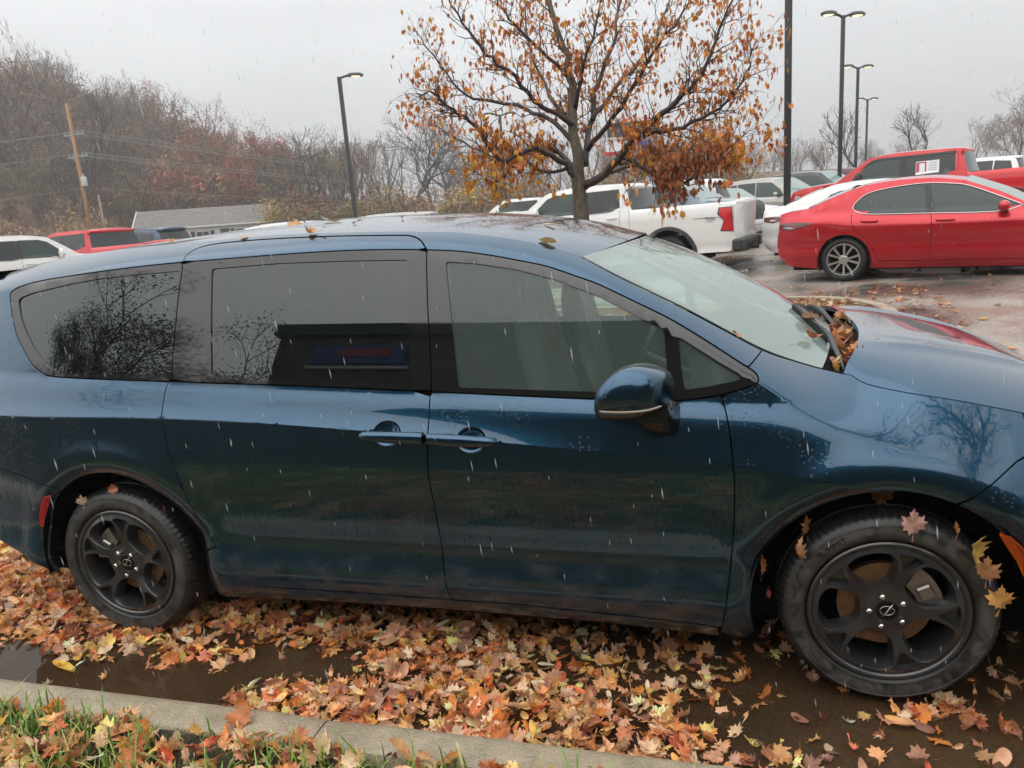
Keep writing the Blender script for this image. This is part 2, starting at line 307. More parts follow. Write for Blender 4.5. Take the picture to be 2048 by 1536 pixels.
ROCK_BOT=[(-2.687,0.200),(-2.447,0.245),(-1.995,0.269),(-1.550,0.275),(-1.012,0.262),(-0.703,0.240),(-0.440,0.184)]
BUMPER_SEAM_F=[(0.362,0.882),(0.237,0.796),(0.184,0.756)]
BUMPER_SEAM_R=[(-3.695,0.800),(-3.514,0.761),(-3.370,0.718)]
REFLECTOR=[(-3.456,0.676),(-3.418,0.679),(-3.476,0.600),(-3.499,0.566),(-3.527,0.511),(-3.546,0.521),(-3.529,0.569),(-3.484,0.644)]
MARKER=[(0.313,0.651),(0.342,0.648),(0.388,0.602),(0.407,0.484),(0.379,0.546),(0.351,0.589)]
# ---- minivan body surface (metres; x forward, y away from kerb, z up; origin under front wheel outer face)
YC=.975
_TABC={}
def itp(x,t):
    k=id(t)
    if k not in _TABC:
        g=np.linspace(-4.6,1.4,1201); v=np.interp(g,[p[0] for p in t],[p[1] for p in t]); w_=np.hanning(63)[1:-1]; w_/=w_.sum(); _TABC[k]=(g,np.convolve(np.pad(v,30,mode='edge'),w_,'valid'))
    return np.interp(x,*_TABC[k])
def sst(a,b,x):
    t=np.clip((x-a)/(b-a),0,1); return t*t*(3-2*t)
T_CHAR=[(-4.3,1.05),(-2.95,1.049),(-2.6,1.041),(-2.3,1.028),(-1.885,1.0),(-1.295,.955),(-.935,.926),(-.55,.897),(-.3,.855),(0,.79),(.45,.715),(1,.62)]
T_TOP=[(-4.2,1.52),(-3.85,1.565),(-3.6,1.600),(-3.146,1.642),(-2.72,1.658),(-2.25,1.664),(-1.92,1.662),(-1.6,1.643),(-1.36,1.609),(-1.14,1.555),(-.945,1.48),(-.69,1.339),(-.436,1.165),(-.2,1.0),(1,.6)]
T_S0=[(-4.3,.62),(-2.7,.62),(-1.5,.56),(-1.05,.40),(-.8,.31),(1,.31)]
T_SM=[(-4.3,.46),(-2.7,.46),(-1.7,.37),(-.9,.25),(1,.25)]
T_HOOD=[(-.5,1.13),(-.3,1.09),(0,1.065),(.3,1.03),(.6,.96),(.9,.82),(1.1,.65)]
def zbelt(x): return 1.052-.0465*x
def prof(z,k):
    zs=[p[0] for p in k]; return np.interp(z,zs,[p[1] for p in k])
_LZ=np.array([.10,.18,.22,.27,.33,.38,.44,.52,.62,.75,.86,.95,1.1])
_LO=np.array([.16,.105,.062,.026,.008,.004,.018,.032,.018,.004,.0,.003,.010])
def _smooth_tab(zs,os,n=400,w=9):
    g=np.linspace(zs[0],zs[-1],n); o=np.interp(g,zs,os)
    k=np.hanning(w+2)[1:-1]; k/=k.sum(); op=np.pad(o,w//2,mode='edge'); return g,np.convolve(op,k,'valid')
_LG,_LV=_smooth_tab(_LZ,_LO,400,45)
def side_y(x,z):
    x=np.asarray(x,float); z=np.asarray(z,float)
    zc=itp(x,T_CHAR); zb=zbelt(x); zt=itp(x,T_TOP)
    low=np.interp(z,_LG,_LV)
    # shoulder between character line and belt, then tumblehome glass, then cant rail
    h=np.maximum(zb-zc,.05); u=np.clip((z-zc)/h,0,1.0)
    k=sst(-.7,-2.3,x) if False else 1-sst(-2.2,-.8,x)
    s0=itp(x,T_S0); sm=itp(x,T_SM); s1=.62
    # integrate slope: s0->sm over u 0..0.55, sm->s1 over .55..1
    def integ(u):
        a=np.minimum(u,.55); b=np.maximum(u-.55,0)
        return s0*a+(sm-s0)*a*a/(1.1)+sm*b+(s1-sm)*b*b/.9
    sh=integ(u)*h
    t=np.maximum(z-zb,0)
    door=sh+.31*t+.10*t*t
    e=np.maximum(z-zt,0)/.085
    door=door+.05*e+.075*e*e
    # fender: roll toward the bonnet edge
    zh=itp(x,T_HOOD); hf=np.maximum(zh-zc,.06); uf=np.maximum((z-zc)/hf,0)
    fen=.10*uf+.065*uf**2
    w=sst(-.42,.12,x)
    up=door*(1-w)+fen*w
    o=low+up
    # plan taper
    y0=-.036+.13*(np.maximum(-3.05-x,0)/1.1)**2+.6*np.maximum(-3.85-x,0)**2*2.2+.30*(np.maximum(x-.15,0)/.8)**2
    # wheel arch lips
    for xc in (0.0,-3.09):
        r=np.hypot(x-xc,z-.355); d=np.clip((.505-r)/.06,0,1.6)
        y0=y0+np.where(z>.2,.020*d*d,0)-.007*np.exp(-((r-.53)/.05)**2)*(z>.25)
    return y0+o
# ------------------------------------------------------------------ the blue minivan
paint('blue_paint',(.009,.057,.110),metal=.90,rough=.20,drip=.34,cior=1.57)
pmat('trim_black',(.008,.009,.009),rough=.035,ior=1.72); pmat('satin_black',(.016,.016,.017),rough=.3)
pmat('rubber',(.012,.012,.012),rough=.6)
pmat('matte_black',(.006,.006,.006),rough=.85,spec=.1)
pmat('black_plastic',(.02,.02,.021),rough=.38,bump=.15,bscale=160)
glassmat('privacy_glass',tint=(.05,.06,.06),alpha=.75,ior=1.76,base=(.006,.008,.008))
glassmat('clear_glass',tint=(.78,.93,.86),alpha=.13,ior=1.55,base=(.40,.53,.47),beads=0)
glassmat('windscreen_glass',tint=(.60,.78,.70),alpha=.36,ior=1.75,base=(.60,.72,.67),beads=.3)
pmat('seat_leather',(.11,.115,.11),rough=.42,bump=.2,bscale=120,bdist=.002)
pmat('liner_grey',(.50,.51,.48),rough=.9)
pmat('alloy_black',(.026,.026,.027),rough=.30,ior=1.6,coat=.5,coat_r=.15)
pmat('chrome',(.62,.62,.62),rough=.12,metal=1)
pmat('steel_dull',(.33,.31,.29),rough=.42,metal=.9,var=.2,vscale=20)
pmat('disc_rust',(.30,.17,.09),rough=.45,metal=.6,var=.35,vscale=14,stretch=(1,1,1))
pmat('lens_red',(.55,.01,.015),rough=.12,coat=1,bump=.4,bscale=300,bdist=.002)
pmat('lens_amber',(.95,.16,.01),rough=.15,coat=1,bump=.4,bscale=260,bdist=.002)
pmat('lens_clear',(.55,.57,.58),rough=.08,coat=1,metal=.3)
pmat('strip_lens',(.30,.24,.18),rough=.15,coat=1)
pmat('mirror_glass',(.8,.82,.84),rough=.01,metal=1)
# tyre: dark rubber with dried grey mud smeared over the sidewall
m_=bpy.data.materials.new('tyre_rubber'); m_.use_nodes=True; MAT['tyre_rubber']=m_; t_=m_.node_tree; n=t_.nodes.new; l=t_.links.new; p=t_.nodes['Principled BSDF']
c=n('ShaderNodeTexCoord'); vs=n('ShaderNodeVectorMath'); vs.operation='MULTIPLY'; vs.inputs[1].default_value=(1,0,1); l(c.outputs['Object'],vs.inputs[0]); ln_=n('ShaderNodeVectorMath'); ln_.operation='LENGTH'; l(vs.outputs[0],ln_.inputs[0])
band=n('ShaderNodeMapRange'); band.interpolation_type='SMOOTHSTEP'; l(ln_.outputs['Value'],band.inputs[0]); band.inputs[1].default_value=.256; band.inputs[2].default_value=.285
band2=n('ShaderNodeMapRange'); band2.interpolation_type='SMOOTHSTEP'; l(ln_.outputs['Value'],band2.inputs[0]); band2.inputs[1].default_value=.338; band2.inputs[2].default_value=.300
na=n('ShaderNodeTexNoise'); na.inputs['Scale'].default_value=11; na.inputs['Detail'].default_value=8; na.inputs['Roughness'].default_value=.72; na.inputs['Distortion'].default_value=.8; l(c.outputs['Object'],na.inputs['Vector'])
nm=n('ShaderNodeMapRange'); l(na.outputs[0],nm.inputs[0]); nm.inputs[1].default_value=.42; nm.inputs[2].default_value=.56; nm.inputs[3].default_value=.12; nm.inputs[4].default_value=1
q1=n('ShaderNodeMath'); q1.operation='MULTIPLY'; l(band.outputs[0],q1.inputs[0]); l(band2.outputs[0],q1.inputs[1]); q2=n('ShaderNodeMath'); q2.operation='MULTIPLY'; l(q1.outputs[0],q2.inputs[0]); l(nm.outputs[0],q2.inputs[1])
mx=n('ShaderNodeMix'); mx.data_type='RGBA'; l(q2.outputs[0],mx.inputs[0]); mx.inputs[6].default_value=(.013,.013,.013,1); mx.inputs[7].default_value=(.088,.083,.075,1); l(mx.outputs[2],p.inputs['Base Color'])
rg_=n('ShaderNodeMapRange'); l(q2.outputs[0],rg_.inputs[0]); rg_.inputs[3].default_value=.32; rg_.inputs[4].default_value=.75; l(rg_.outputs[0],p.inputs['Roughness'])

VAN=thing('minivan','dark blue minivan with black trim and black wheels standing by the kerb','minivan')
def side_n(x,z,off=0):
    e=.002; dx=(side_y(x+e,z)-side_y(x-e,z))/(2*e); dz=(side_y(x,z+e)-side_y(x,z-e))/(2*e)
    n=np.stack([dx,-np.ones_like(dx),dz],1); return n/np.linalg.norm(n,axis=1)[:,None]
def orient(P):
    P=np.asarray(P,float); a=(P[:,0]*np.roll(P[:,1],-1)-np.roll(P[:,0],-1)*P[:,1]).sum(); return P if a>0 else P[::-1].copy()
def inset(P,g):
    """move a ccw outline inward by g"""
    P=orient(P); e=np.roll(P,-1,0)-P; e/=np.linalg.norm(e,axis=1)[:,None]+1e-9; n=np.stack([-e[:,1],e[:,0]],1); m=n+np.roll(n,1,0); l=np.linalg.norm(m,axis=1)[:,None]; m/=np.maximum(l,.35)
    k=g/np.maximum((m*n).sum(1,keepdims=True),.5); return P+m*k
def crease_pts():
    x=np.arange(-4.1,.8,.022); o=[]
    for d in (-.012,-.003,.003,.012,.03): o.append(np.stack([x,itp(x,T_CHAR)+d],1))
    for d in (-.02,.0,.012): o.append(np.stack([x,zbelt(x)+d],1))
    for d in (-.006,.01): o.append(np.stack([x,itp(x,T_TOP)+d],1))
    for xc in (0,-3.09):
        for r in (.448,.465,.485,.500,.510,.53,.56): a=np.linspace(0,np.pi,int(r*np.pi/.022)); o.append(np.stack([xc+r*np.cos(a),.355+r*np.sin(a)],1))
    return np.concatenate(o)
CREASE=crease_pts()
def skin(name,outline,mat,parent,side=1,holes=(),off=0,grid=.03,gap=.0024,flange=.014,step=.03,hflange=.012):
    O=inset(resamp(outline,step),gap) if gap else orient(resamp(outline,step))
    H=[inset(resamp(h,step),-.0) for h in holes]
    V2,F,nb,ln=tri2d(O,H,grid,CREASE if (mat=='blue_paint' and side>0) else None)
    x,z=V2[:,0],V2[:,1]; y=side_y(x,z)+off; V=np.stack([x,y,z],1); Nn=side_n(x,z)
    # make triangles face outward (-y)
    F=[f if ((V2[f[1]]-V2[f[0]])[0]*(V2[f[2]]-V2[f[0]])[1]-(V2[f[1]]-V2[f[0]])[1]*(V2[f[2]]-V2[f[0]])[0])>0 else f[::-1] for f in F]
    Vs=[V]; Ns=[Nn]; base=len(V); s=0
    for li,k in enumerate(ln):
        fl=flange if li==0 else hflange
        if fl:
            B=V[s:s+k]; nn=Nn[s:s+k]; P2=V2[s:s+k]; t=np.roll(P2,-1,0)-np.roll(P2,1,0); t/=np.linalg.norm(t,axis=1)[:,None]+1e-9
            o2=np.stack([t[:,1],-t[:,0]],1)*(1 if li==0 else -1)
            if li>0: o2=-np.stack([t[:,1],-t[:,0]],1)
            on=np.stack([o2[:,0],np.zeros(k),o2[:,1]],1); D=B-nn*fl
            Vs+=[B,D]; Ns+=[on*.9+nn*.45,on]
            for i in range(k):
                j=(i+1)%k; q=(base+i,base+j,base+k+j,base+k+i); F.append(q[::-1] if li==0 else q)
            base+=2*k
        s+=k
    V=np.concatenate(Vs); Nn=np.concatenate(Ns); Nn/=np.linalg.norm(Nn,axis=1)[:,None]+1e-9
    if side<0: V=V*[1,-1,1]+[0,2*YC,0]; Nn=Nn*[1,-1,1]; F=[f[::-1] for f in F]
    return obj(name,V,F,mat,parent,smooth=True,nrm=Nn)
def arc(xc,zc,r,a0,a1,n=26): return [(xc+r*math.cos(R(a0+(a1-a0)*i/(n-1))),zc+r*math.sin(R(a0+(a1-a0)*i/(n-1)))) for i in range(n)]
def softpoly(P,r=.016):
    P=orient(np.array(P)); n=len(P); o=[]
    for i in range(n):
        a,b,c=P[i-1],P[i],P[(i+1)%n]; u=(a-b)/np.linalg.norm(a-b); v=(c-b)/np.linalg.norm(c-b); k=min(r,.4*np.linalg.norm(a-b),.4*np.linalg.norm(c-b)); p0,p2=b+u*k,b+v*k
        o+=[p0*(1-t)**2+b*2*t*(1-t)+p2*t*t for t in (0,.33,.67,1)]
    return np.array(o)
AR,AZ,RXW=.437,.360,-3.09
TT=smoothline(TRIM_TOP,n=4).tolist(); TBt=smoothline(TRIM_BOT,n=4).tolist(); QS=smoothline(Q_SHUT,n=4).tolist(); ST=smoothline(SLIDER_TOP,n=4).tolist(); BS=smoothline(B_SHUT,n=3).tolist(); AS=smoothline(A_SHUT,n=3).tolist()
SEAM[0:0]=[(-3.90,1.655)]
WS_EDGE=[(-1.019,1.579),(-.90,1.513),(-.78,1.449),(-.65,1.379),(-.52,1.302),(-.393,1.226),(-.302,1.182),(-.205,1.145),(-.119,1.124)]
SM=smoothline(SEAM,n=3).tolist(); WE=smoothline(WS_EDGE,n=3).tolist()
HS=smoothline([(-.119,1.124)]+HOOD_SHUT[1:]+[(.55,.965),(.70,.905),(.80,.855)],n=3).tolist()
tt_rear=[p for p in TT if p[0]<-2.705 or p[1]<1.55 and p[0]<-3]; tt_s=[p for p in TT if -2.705<p[0]<-1.606 and p[1]>1.5]; tt_f=[p for p in TT if p[0]>=-1.606]
tb_f=[p for p in TBt if p[0]>-1.571]; tb_s=[p for p in TBt if -2.722<p[0]<-1.571 and p[1]<1.25]; tb_q=[p for p in TBt if p[0]<=-2.722]
qs_low=[p for p in QS if p[1]<1.185]; qs_up=[p for p in QS if 1.185<p[1]<1.655]
bs_low=[p for p in BS if p[1]<1.128]; bs_up=[p for p in BS if 1.128<p[1]<1.64]
as_low=[p for p in AS if p[1]<1.104]
qb=[p for p in qs_low if p[1]>.484]                     # shut line down to the sill cap
def body_half(sd):
    far=sd<0
    # quarter panel with roof rail and A-pillar
    o=[(-.437,1.191),(-.385,1.222)]+[p for p in WE[::-1] if p[0]<-.39]+SM[::-1]+[(-4.02,1.50),(-4.10,1.25),(-4.14,1.0),(-4.13,.87),(-3.92,.838)]+BUMPER_SEAM_R+arc(RXW,AZ,AR,129,12,34)+[(-2.655,.452),(-2.590,.480)]+qb[::-1]+tb_q+tt_rear[1:]+ST+tt_f[:tt_f.index(min(tt_f,key=lambda p:abs(p[0]+.44)+abs(p[1]-1.19)))]
    skin('quarter_panel',o,'blue_paint',VAN,sd)
    # sliding door
    hole=[(-1.735+.058*math.cos(a),.985+.047*math.sin(a)) for a in np.linspace(0,2*math.pi,22)[:-1]]
    so=qs_low+[(-1.98,.315),(-1.545,.313)]+bs_low[::-1]+tb_s
    d=skin('sliding_door',so,'blue_paint',VAN,sd,holes=[hole])
    skin('door_frame',ST+tt_s[::-1],'blue_paint',d,sd)
    skin('window_trim',tt_s+bs_up+tb_s+qs_up[::-1],'trim_black',d,sd,holes=[softpoly(S_GLASS)],off=.002)
    skin('window',softpoly(S_GLASS),'privacy_glass',d,sd,off=.008,gap=-.004,flange=0)
    if not far: handle(d,-1.842,-1.582,-1.735,.985,hole,.980)
    # front door
    hole=[(-1.405+.058*math.cos(a),.963+.047*math.sin(a)) for a in np.linspace(0,2*math.pi,22)[:-1]]
    tip=[p for p in TT if p[0]>-.69]; tb2=[p for p in tip if p[1]<1.105 and p[0]<-.535][::-1]
    fo=bs_low+[(-1.266,.312),(-.819,.292),(-.532,.272)]+as_low[::-1]+[(-.533,1.106)]+[p for p in tip if p[1]<1.104 and p[0]<-.54]+tb_f
    d=skin('front_door',fo,'blue_paint',VAN,sd,holes=[hole])
    skin('window_trim',tt_f+tb_f+bs_up[::-1],'trim_black',d,sd,holes=[softpoly(F_GLASS),softpoly(T_GLASS)],off=.002)
    skin('window',softpoly(F_GLASS),'clear_glass',d,sd,off=.008,gap=-.004,flange=0)
    skin('quarter_window',softpoly(T_GLASS),'clear_glass',d,sd,off=.008,gap=-.004,flange=0)
    if not far: handle(d,-1.562,-1.302,-1.405,.963,hole,.968)
    q=skin('quarter_window_trim',tt_rear+qs_up+tb_q,'trim_black',VAN,sd,holes=[softpoly(Q_GLASS)],off=.002,gap=.003)
    skin('quarter_window',softpoly(Q_GLASS),'privacy_glass',VAN,sd,off=.008,gap=-.004,flange=0)
    # fender
    tipf=[p for p in TT if p[0]>-.528 and p[1]<1.19]
    fe=as_low+[(-.54,.24),(-.50,.20),(-.452,.20)]+arc(0,AZ,AR,196,66,40)+BUMPER_SEAM_F[::-1][1:]+[(.42,.905)]+[p for p in HS[::-1] if p[0]<.42]+[p for p in WE[::-1] if p[0]>-.39][1:]+[(-.385,1.222),(-.437,1.191)]+[p for p in tipf if p[0]>-.528]
    skin('front_fender',fe,'blue_paint',VAN,sd)
    skin('headlamp',[(.42,.905),(.80,.80),(.80,.853)]+[p for p in HS[::-1] if .42<p[0]<.8],'lens_clear',VAN,sd,gap=.004)
    # bumpers
    fb=skin('front_bumper_side',[(.237,.796),(.362,.882),(.425,.903),(.80,.795),(.82,.5),(.80,.25),(.44,.20),(.432,.27)]+arc(0,AZ,AR,-8,65,20)+[(.184,.757)],'blue_paint',VAN,sd)
    skin('side_marker',MARKER,'lens_amber',fb,sd,off=-.006,gap=.001,step=.012,grid=.02)
    rb=skin('rear_bumper_side',BUMPER_SEAM_R[::-1]+[(-3.92,.836),(-4.13,.865),(-4.17,.62),(-4.05,.48),(-3.844,.42),(-3.676,.372),(-3.56,.31),(-3.52,.262),(-3.515,.30)]+arc(RXW,AZ,AR,182,130,20),'blue_paint',VAN,sd)
    skin('reflector',REFLECTOR,'lens_red',rb,sd,off=-.005,gap=.001,step=.012,grid=.02)
    # sill and inner dark shell behind the shut lines
    skin('sill',[(-2.60,.476),(-2.653,.448),(-2.66,.40),(-2.675,.22),(-2.45,.235),(-2.0,.252),(-1.55,.255),(-1.0,.245),(-.7,.225),(-.545,.20),(-.545,.268),(-.819,.288),(-1.266,.308),(-1.98,.311),(-2.34,.309)]+[p for p in qs_low[::-1] if p[1]<.47 and p[0]<-2.33],'blue_paint',VAN,sd)
    ins=[(-3.37,.72)]+arc(RXW,AZ,AR,129,12,20)+[(-2.66,.23),(-.46,.21)]+arc(0,AZ,AR,196,66,26)+[(.36,.87),(.4,1.0),(.1,1.06),(-.1,1.10),(-.45,1.13),(-.55,1.09),(-1.6,1.11),(-2.7,1.165),(-3.36,1.20),(-3.6,1.2),(-4.05,1.2),(-4.1,.9)]
    skin('inner_panel',ins,'matte_black',VAN,sd,off=.022,gap=0,flange=0,grid=.09)
    fr=[p for p in TT]+[p for p in TBt][1:]
    out=[(-.40,1.20),(-.65,1.355),(-1.0,1.535),(-1.35,1.63),(-1.7,1.675),(-2.2,1.69),(-2.7,1.688),(-3.3,1.66),(-3.7,1.61),(-3.74,1.5),(-3.6,1.3),(-3.44,1.17),(-2.7,1.155),(-1.6,1.10),(-.7,1.06),(-.44,1.10)]
    skin('inner_frame',out,'matte_black',VAN,sd,off=.020,gap=0,flange=0,grid=.08,holes=[inset(softpoly(Q_GLASS),-.01),inset(softpoly(S_GLASS),-.008),inset(softpoly(F_GLASS),-.008),inset(softpoly(T_GLASS),-.006)])
    # wheel wells
    for xc in (0,RXW):
        m=MB(); P=[(.448,y) for y in (.0,.18,.36)]+[(.02,.37)]; m.lathe(P,40,'y',(xc,.0,AZ))
        V=np.concatenate(m.V); V=V if not far else V*[1,-1,1]+[0,2*YC,0]
        F=[f for f in m.F if V[list(f)][:,2].mean()>.30]
        obj('wheel_well',V,F,'matte_black',VAN)
def handle(door,x0,x1,xc,zc,hole,zh):
    """bar with rounded tip over a scooped cup"""
    m=MB(); n=22; tip_first=abs(x0-xc)<abs(x1-xc); xs=np.linspace(x0,x1,n); P=[];r=[]
    V=[];K=12
    for i,x in enumerate(xs):
        t=(x-x0)/(x1-x0); t=t if tip_first else 1-t      # 0 at the free tip
        hz=.0235*min(1,(t/.10))**.5*(.72+.28*min(1,t/.5)); hy=.019*min(1,t/.06)**.5
        if t>.985: hz*=.9
        zz=zh-.035*(x-(x0+x1)/2); yy=float(side_y(x,zz))-.020-.004*math.sin(math.pi*t)
        for k in range(K): a=2*math.pi*k/K; V.append((x,yy-hy*math.cos(a)*(1 if math.cos(a)>0 else .9),zz+hz*math.sin(a)))
    F=[(i*K+k,i*K+(k+1)%K,(i+1)*K+(k+1)%K,(i+1)*K+k) for i in range(n-1) for k in range(K)]+[tuple(range(K)),tuple((n-1)*K+k for k in range(K-1,-1,-1))]
    F=[f[::-1] for f in F]
    h=obj('handle',V,F,'blue_paint',door,smooth=True,auto=50)
    # mounting pad behind the fixed end and a small black post near the free tip
    m=MB(); xe=x1 if tip_first else x0; sg=1 if tip_first else -1
    m.box((xe-sg*.05,float(side_y(xe-sg*.05,zh))-.004,zh-.035*(xe-sg*.05-(x0+x1)/2)),(.10,.03,.034),bev=.008); m.box((xe-sg*.24,float(side_y(xe-sg*.24,zh))-.004,zh-.035*(xe-sg*.24-(x0+x1)/2)),(.03,.03,.016),bev=.005)
    m.make('handle_mount','trim_black',door)
    H=np.array(hole); k=len(H); V=[];rings=[(1,0),(.92,.008),(.72,.016),(.35,.021)]
    for s,d in rings:
        for p in H:
            q=np.array([xc,zc])+(p-np.array([xc,zc]))*s*1.01; V.append((q[0],float(side_y(q[0],q[1]))+d+.001,q[1]))
    V.append((xc,float(side_y(xc,zc))+.022,zc)); F=[(r*k+i,r*k+(i+1)%k,(r+1)*k+(i+1)%k,(r+1)*k+i) for r in range(3) for i in range(k)]+[(3*k+i,3*k+(i+1)%k,4*k) for i in range(k)]
    obj('handle_cup',V,F,'blue_paint',door,smooth=True)
for sd in (1,-1): body_half(sd)
# ---- top surfaces
SMa=np.array(SM); WEa=np.array(WE)
def zseam(x): return np.interp(x,SMa[:,0],SMa[:,1])
def surf_grid(name,fn,nu,nv,mat,parent,flip=False,off=0,thick=.012):
    U,Vv=np.meshgrid(np.linspace(-1,1,nu),np.linspace(0,1,nv)); P=fn(U.ravel(),Vv.ravel()); e=1e-3
    du=fn(U.ravel()+e,Vv.ravel())-fn(U.ravel()-e,Vv.ravel()); dv=fn(U.ravel(),Vv.ravel()+e)-fn(U.ravel(),Vv.ravel()-e); n=np.cross(du,dv); n/=np.linalg.norm(n,axis=1)[:,None]+1e-12
    n*=np.sign(n[:,2:3]+1e-9); P=P-n*off
    F=[(j*nu+i,j*nu+i+1,(j+1)*nu+i+1,(j+1)*nu+i) for j in range(nv-1) for i in range(nu-1)]
    a,b,c=P[F[0][0]],P[F[0][1]],P[F[0][2]]
    if np.cross(b-a,c-a)@n[0]<0: F=[f[::-1] for f in F]
    # folded rim so that edges read as sheet metal
    B=[i for i in range(nu)]+[j*nu+nu-1 for j in range(1,nv)]+[(nv-1)*nu+i for i in range(nu-2,-1,-1)]+[j*nu for j in range(nv-2,0,-1)]
    k=len(P); Q=P[B]-n[B]*thick; P=np.concatenate([P,P[B],Q]); cen=P[:k].mean(0); on=P[k:k+len(B)]-cen; on/=np.linalg.norm(on,axis=1)[:,None]
    n=np.concatenate([n,on,on]); m=len(B); F+=[(k+i,k+(i+1)%m,k+m+(i+1)%m,k+m+i) for i in range(m)]
    return obj(name,P,F,mat,parent,smooth=True,nrm=n)
RCX=[-3.97,-3.6,-3.2,-2.8,-2.4,-2.0,-1.6,-1.3,-1.05,-.845]; RCZ=[1.62,1.70,1.745,1.775,1.79,1.791,1.774,1.739,1.691,1.618]
_rg=np.linspace(-4.2,-.6,721); _rv=np.interp(_rg,RCX,RCZ); _rk=np.hanning(63)[1:-1]; _rk/=_rk.sum(); _rv=np.convolve(np.pad(_rv,30,mode='reflect',reflect_type='odd'),_rk,'valid')
_sv=np.where(_rg>-1.019,1.579-.40*(_rg+1.019),zseam(_rg)); _rk2=np.hanning(33)[1:-1]; _rk2/=_rk2.sum(); _sv2=np.convolve(np.pad(_sv,15,mode='reflect',reflect_type='odd'),_rk2,'valid')
def roof_fn(u,v,g=.004):
    w=1-np.abs(u)**2.0; xf=-1.019+.175*w; xr=-3.86-.10*w; x=xf+(xr-xf)*v
    xs=np.clip(x,-3.9,-1.02); zs=np.interp(x,_rg,_sv2); ye=side_y(xs,np.interp(xs,_rg,_sv2))+g
    y=YC+u*(YC-ye); z=zs+(np.interp(x,_rg,_rv)-zs)*(1-np.abs(u)**2.4)-.003
    rib=np.clip((v-.36)*12,0,1)*np.clip((.97-v)*20,0,1); z=z+rib*.006*np.clip(np.cos(u*19.)*1.6,0,1)*(np.abs(u)<.78)
    return np.stack([x,y,z],1)
surf_grid('roof',roof_fn,81,60,'blue_paint',VAN)
surf_grid('headliner',lambda u,v:roof_fn(u*.97,v*.98+.01)-np.array([0,0,.03]),21,14,'liner_grey',VAN,thick=.004)
def ws_fn(u,v,g=.006):
    s=np.clip(v,-.01,1.01)*(len(WEa)-3.2); i=np.clip(s.astype(int),0,len(WEa)-2); f=s-i; ex=WEa[i,0]*(1-f)+WEa[i+1,0]*f; ez=WEa[i,1]*(1-f)+WEa[i+1,1]*f
    ey=side_y(ex,ez); ey=.300-.07*np.sin(np.pi*np.clip(v*.9,0,1))*0+g+(ey-.300)*.55
    w=1-np.abs(u)**2.1
    cx=np.interp(v,[0,.25,.5,.75,1],[-.842,-.66,-.465,-.27,-.085]); cz=np.interp(v,[0,.25,.5,.75,1],[1.616,1.540,1.440,1.322,1.198])
    return np.stack([ex+(cx-ex)*w,YC+u*(YC-ey),ez+(cz-ez)*w],1)
surf_grid('windscreen',ws_fn,41,36,'windscreen_glass',VAN,thick=.004)
def ws_band(u0,u1,v0,v1,nm):
    surf_grid(nm,lambda u,v:ws_fn(u0+(u1-u0)*(u*.5+.5),v0+(v1-v0)*v),31,8,'trim_black',VAN,off=.004,thick=.002)
ws_band(-1,1,.0,.055,'frit_band'); ws_band(-1,-.955,.05,1,'frit_band'); ws_band(.955,1,.05,1,'frit_band'); ws_band(-.96,.96,.93,1,'frit_band')
# hood
HXk=[-.6,-.3,-.1,.05,.28,.41,.6,.8,.95]; HZk=[1.22,1.17,1.128,1.084,1.042,1.010,.962,.895,.815]
HSa=np.array(HS)
def hood_fn(u,v):
    w=1-np.abs(u)**2.2; xr=-.112+.125*w; xf=.80+.16*w; x=xr+(xf-xr)*v; xs=np.minimum(x,.8)
    xq=np.clip(xs,-.112,.8); zs=np.interp(xq,HSa[:,0],HSa[:,1]); ye=side_y(xq,zs)+.004
    y=YC+u*(YC-ye); c=np.interp(x,[-.2,.2,.5,.9],[.118,.125,.125,.085])
    z=zs+c*(1-np.abs(u)**4.2)-np.maximum(x-.8,0)*.5
    a=np.abs(u); z=z+.012*np.exp(-((a-.52-.10*(1-v))/.05)**2)*np.clip(v*6,0,1)-.008*np.exp(-((a-.42-.10*(1-v))/.04)**2)*np.clip(v*6,0,1)
    return np.stack([x,y,z],1)
surf_grid('hood',hood_fn,61,40,'blue_paint',VAN,thick=.02)
# cowl tray between windscreen and hood
def cowl_fn(u,v):
    a=ws_fn(u*.985,np.ones_like(u)*1.0); b=hood_fn(u*.985,np.zeros_like(u)); P=a+(b-a)*(v*1.1)[:,None]; P[:,2]-=.02+.075*np.sin(np.pi*np.clip(v,0,1))**.7+.03*v; return P
surf_grid('cowl',cowl_fn,41,12,'black_plastic',VAN)
def wsP(u,v,h=0): return ws_fn(np.array([u]),np.array([v]))[0]+np.array([.35,0,.8])*h
def cwP(u,v,h=0): return cowl_fn(np.array([u]),np.array([v]))[0]+np.array([0,0,1])*h
def wiper(u_piv,u_tip,v_tip,u_el):
    root=thing2=None
    m=MB(); p0=cwP(u_piv,.55,.05); p1=cwP(u_piv+(u_el-u_piv)*.35,.25,.075); p2=wsP(u_el,.97,.035); p3=wsP(u_tip*.5+u_el*.5,v_tip*.5+.97*.5,.028)
    m.tube(smoothline([cwP(u_piv,.6,.0),p0,p1,p2,p3],n=5),[.014]*3+[.012]*14+[.008]*4,8)
    o=m.make('wiper_arm','trim_black',VAN,smooth=True)
    m=MB(); A=wsP(u_el*.98+u_tip*.02,.985,.012); 
    B=[wsP(u_el+(u_tip-u_el)*t,.985+(v_tip-.985)*t,.016) for t in np.linspace(0,1,14)]; m.tube(B,.009,6); m.tube([b-np.array([.004,0,.010]) for b in B],.005,4); m.make('wiper_blade','rubber',o,smooth=True)
wiper(-.80,-.30,.80,-.62); wiper(.02,.62,.93,.15)
m=MB(); 
for k in range(4): m.box(cwP(-.7+k*.42,.45,.012),(.09,.30,.012),bev=.004,ry=-.2)
m.make('cowl_grille','trim_black',VAN)
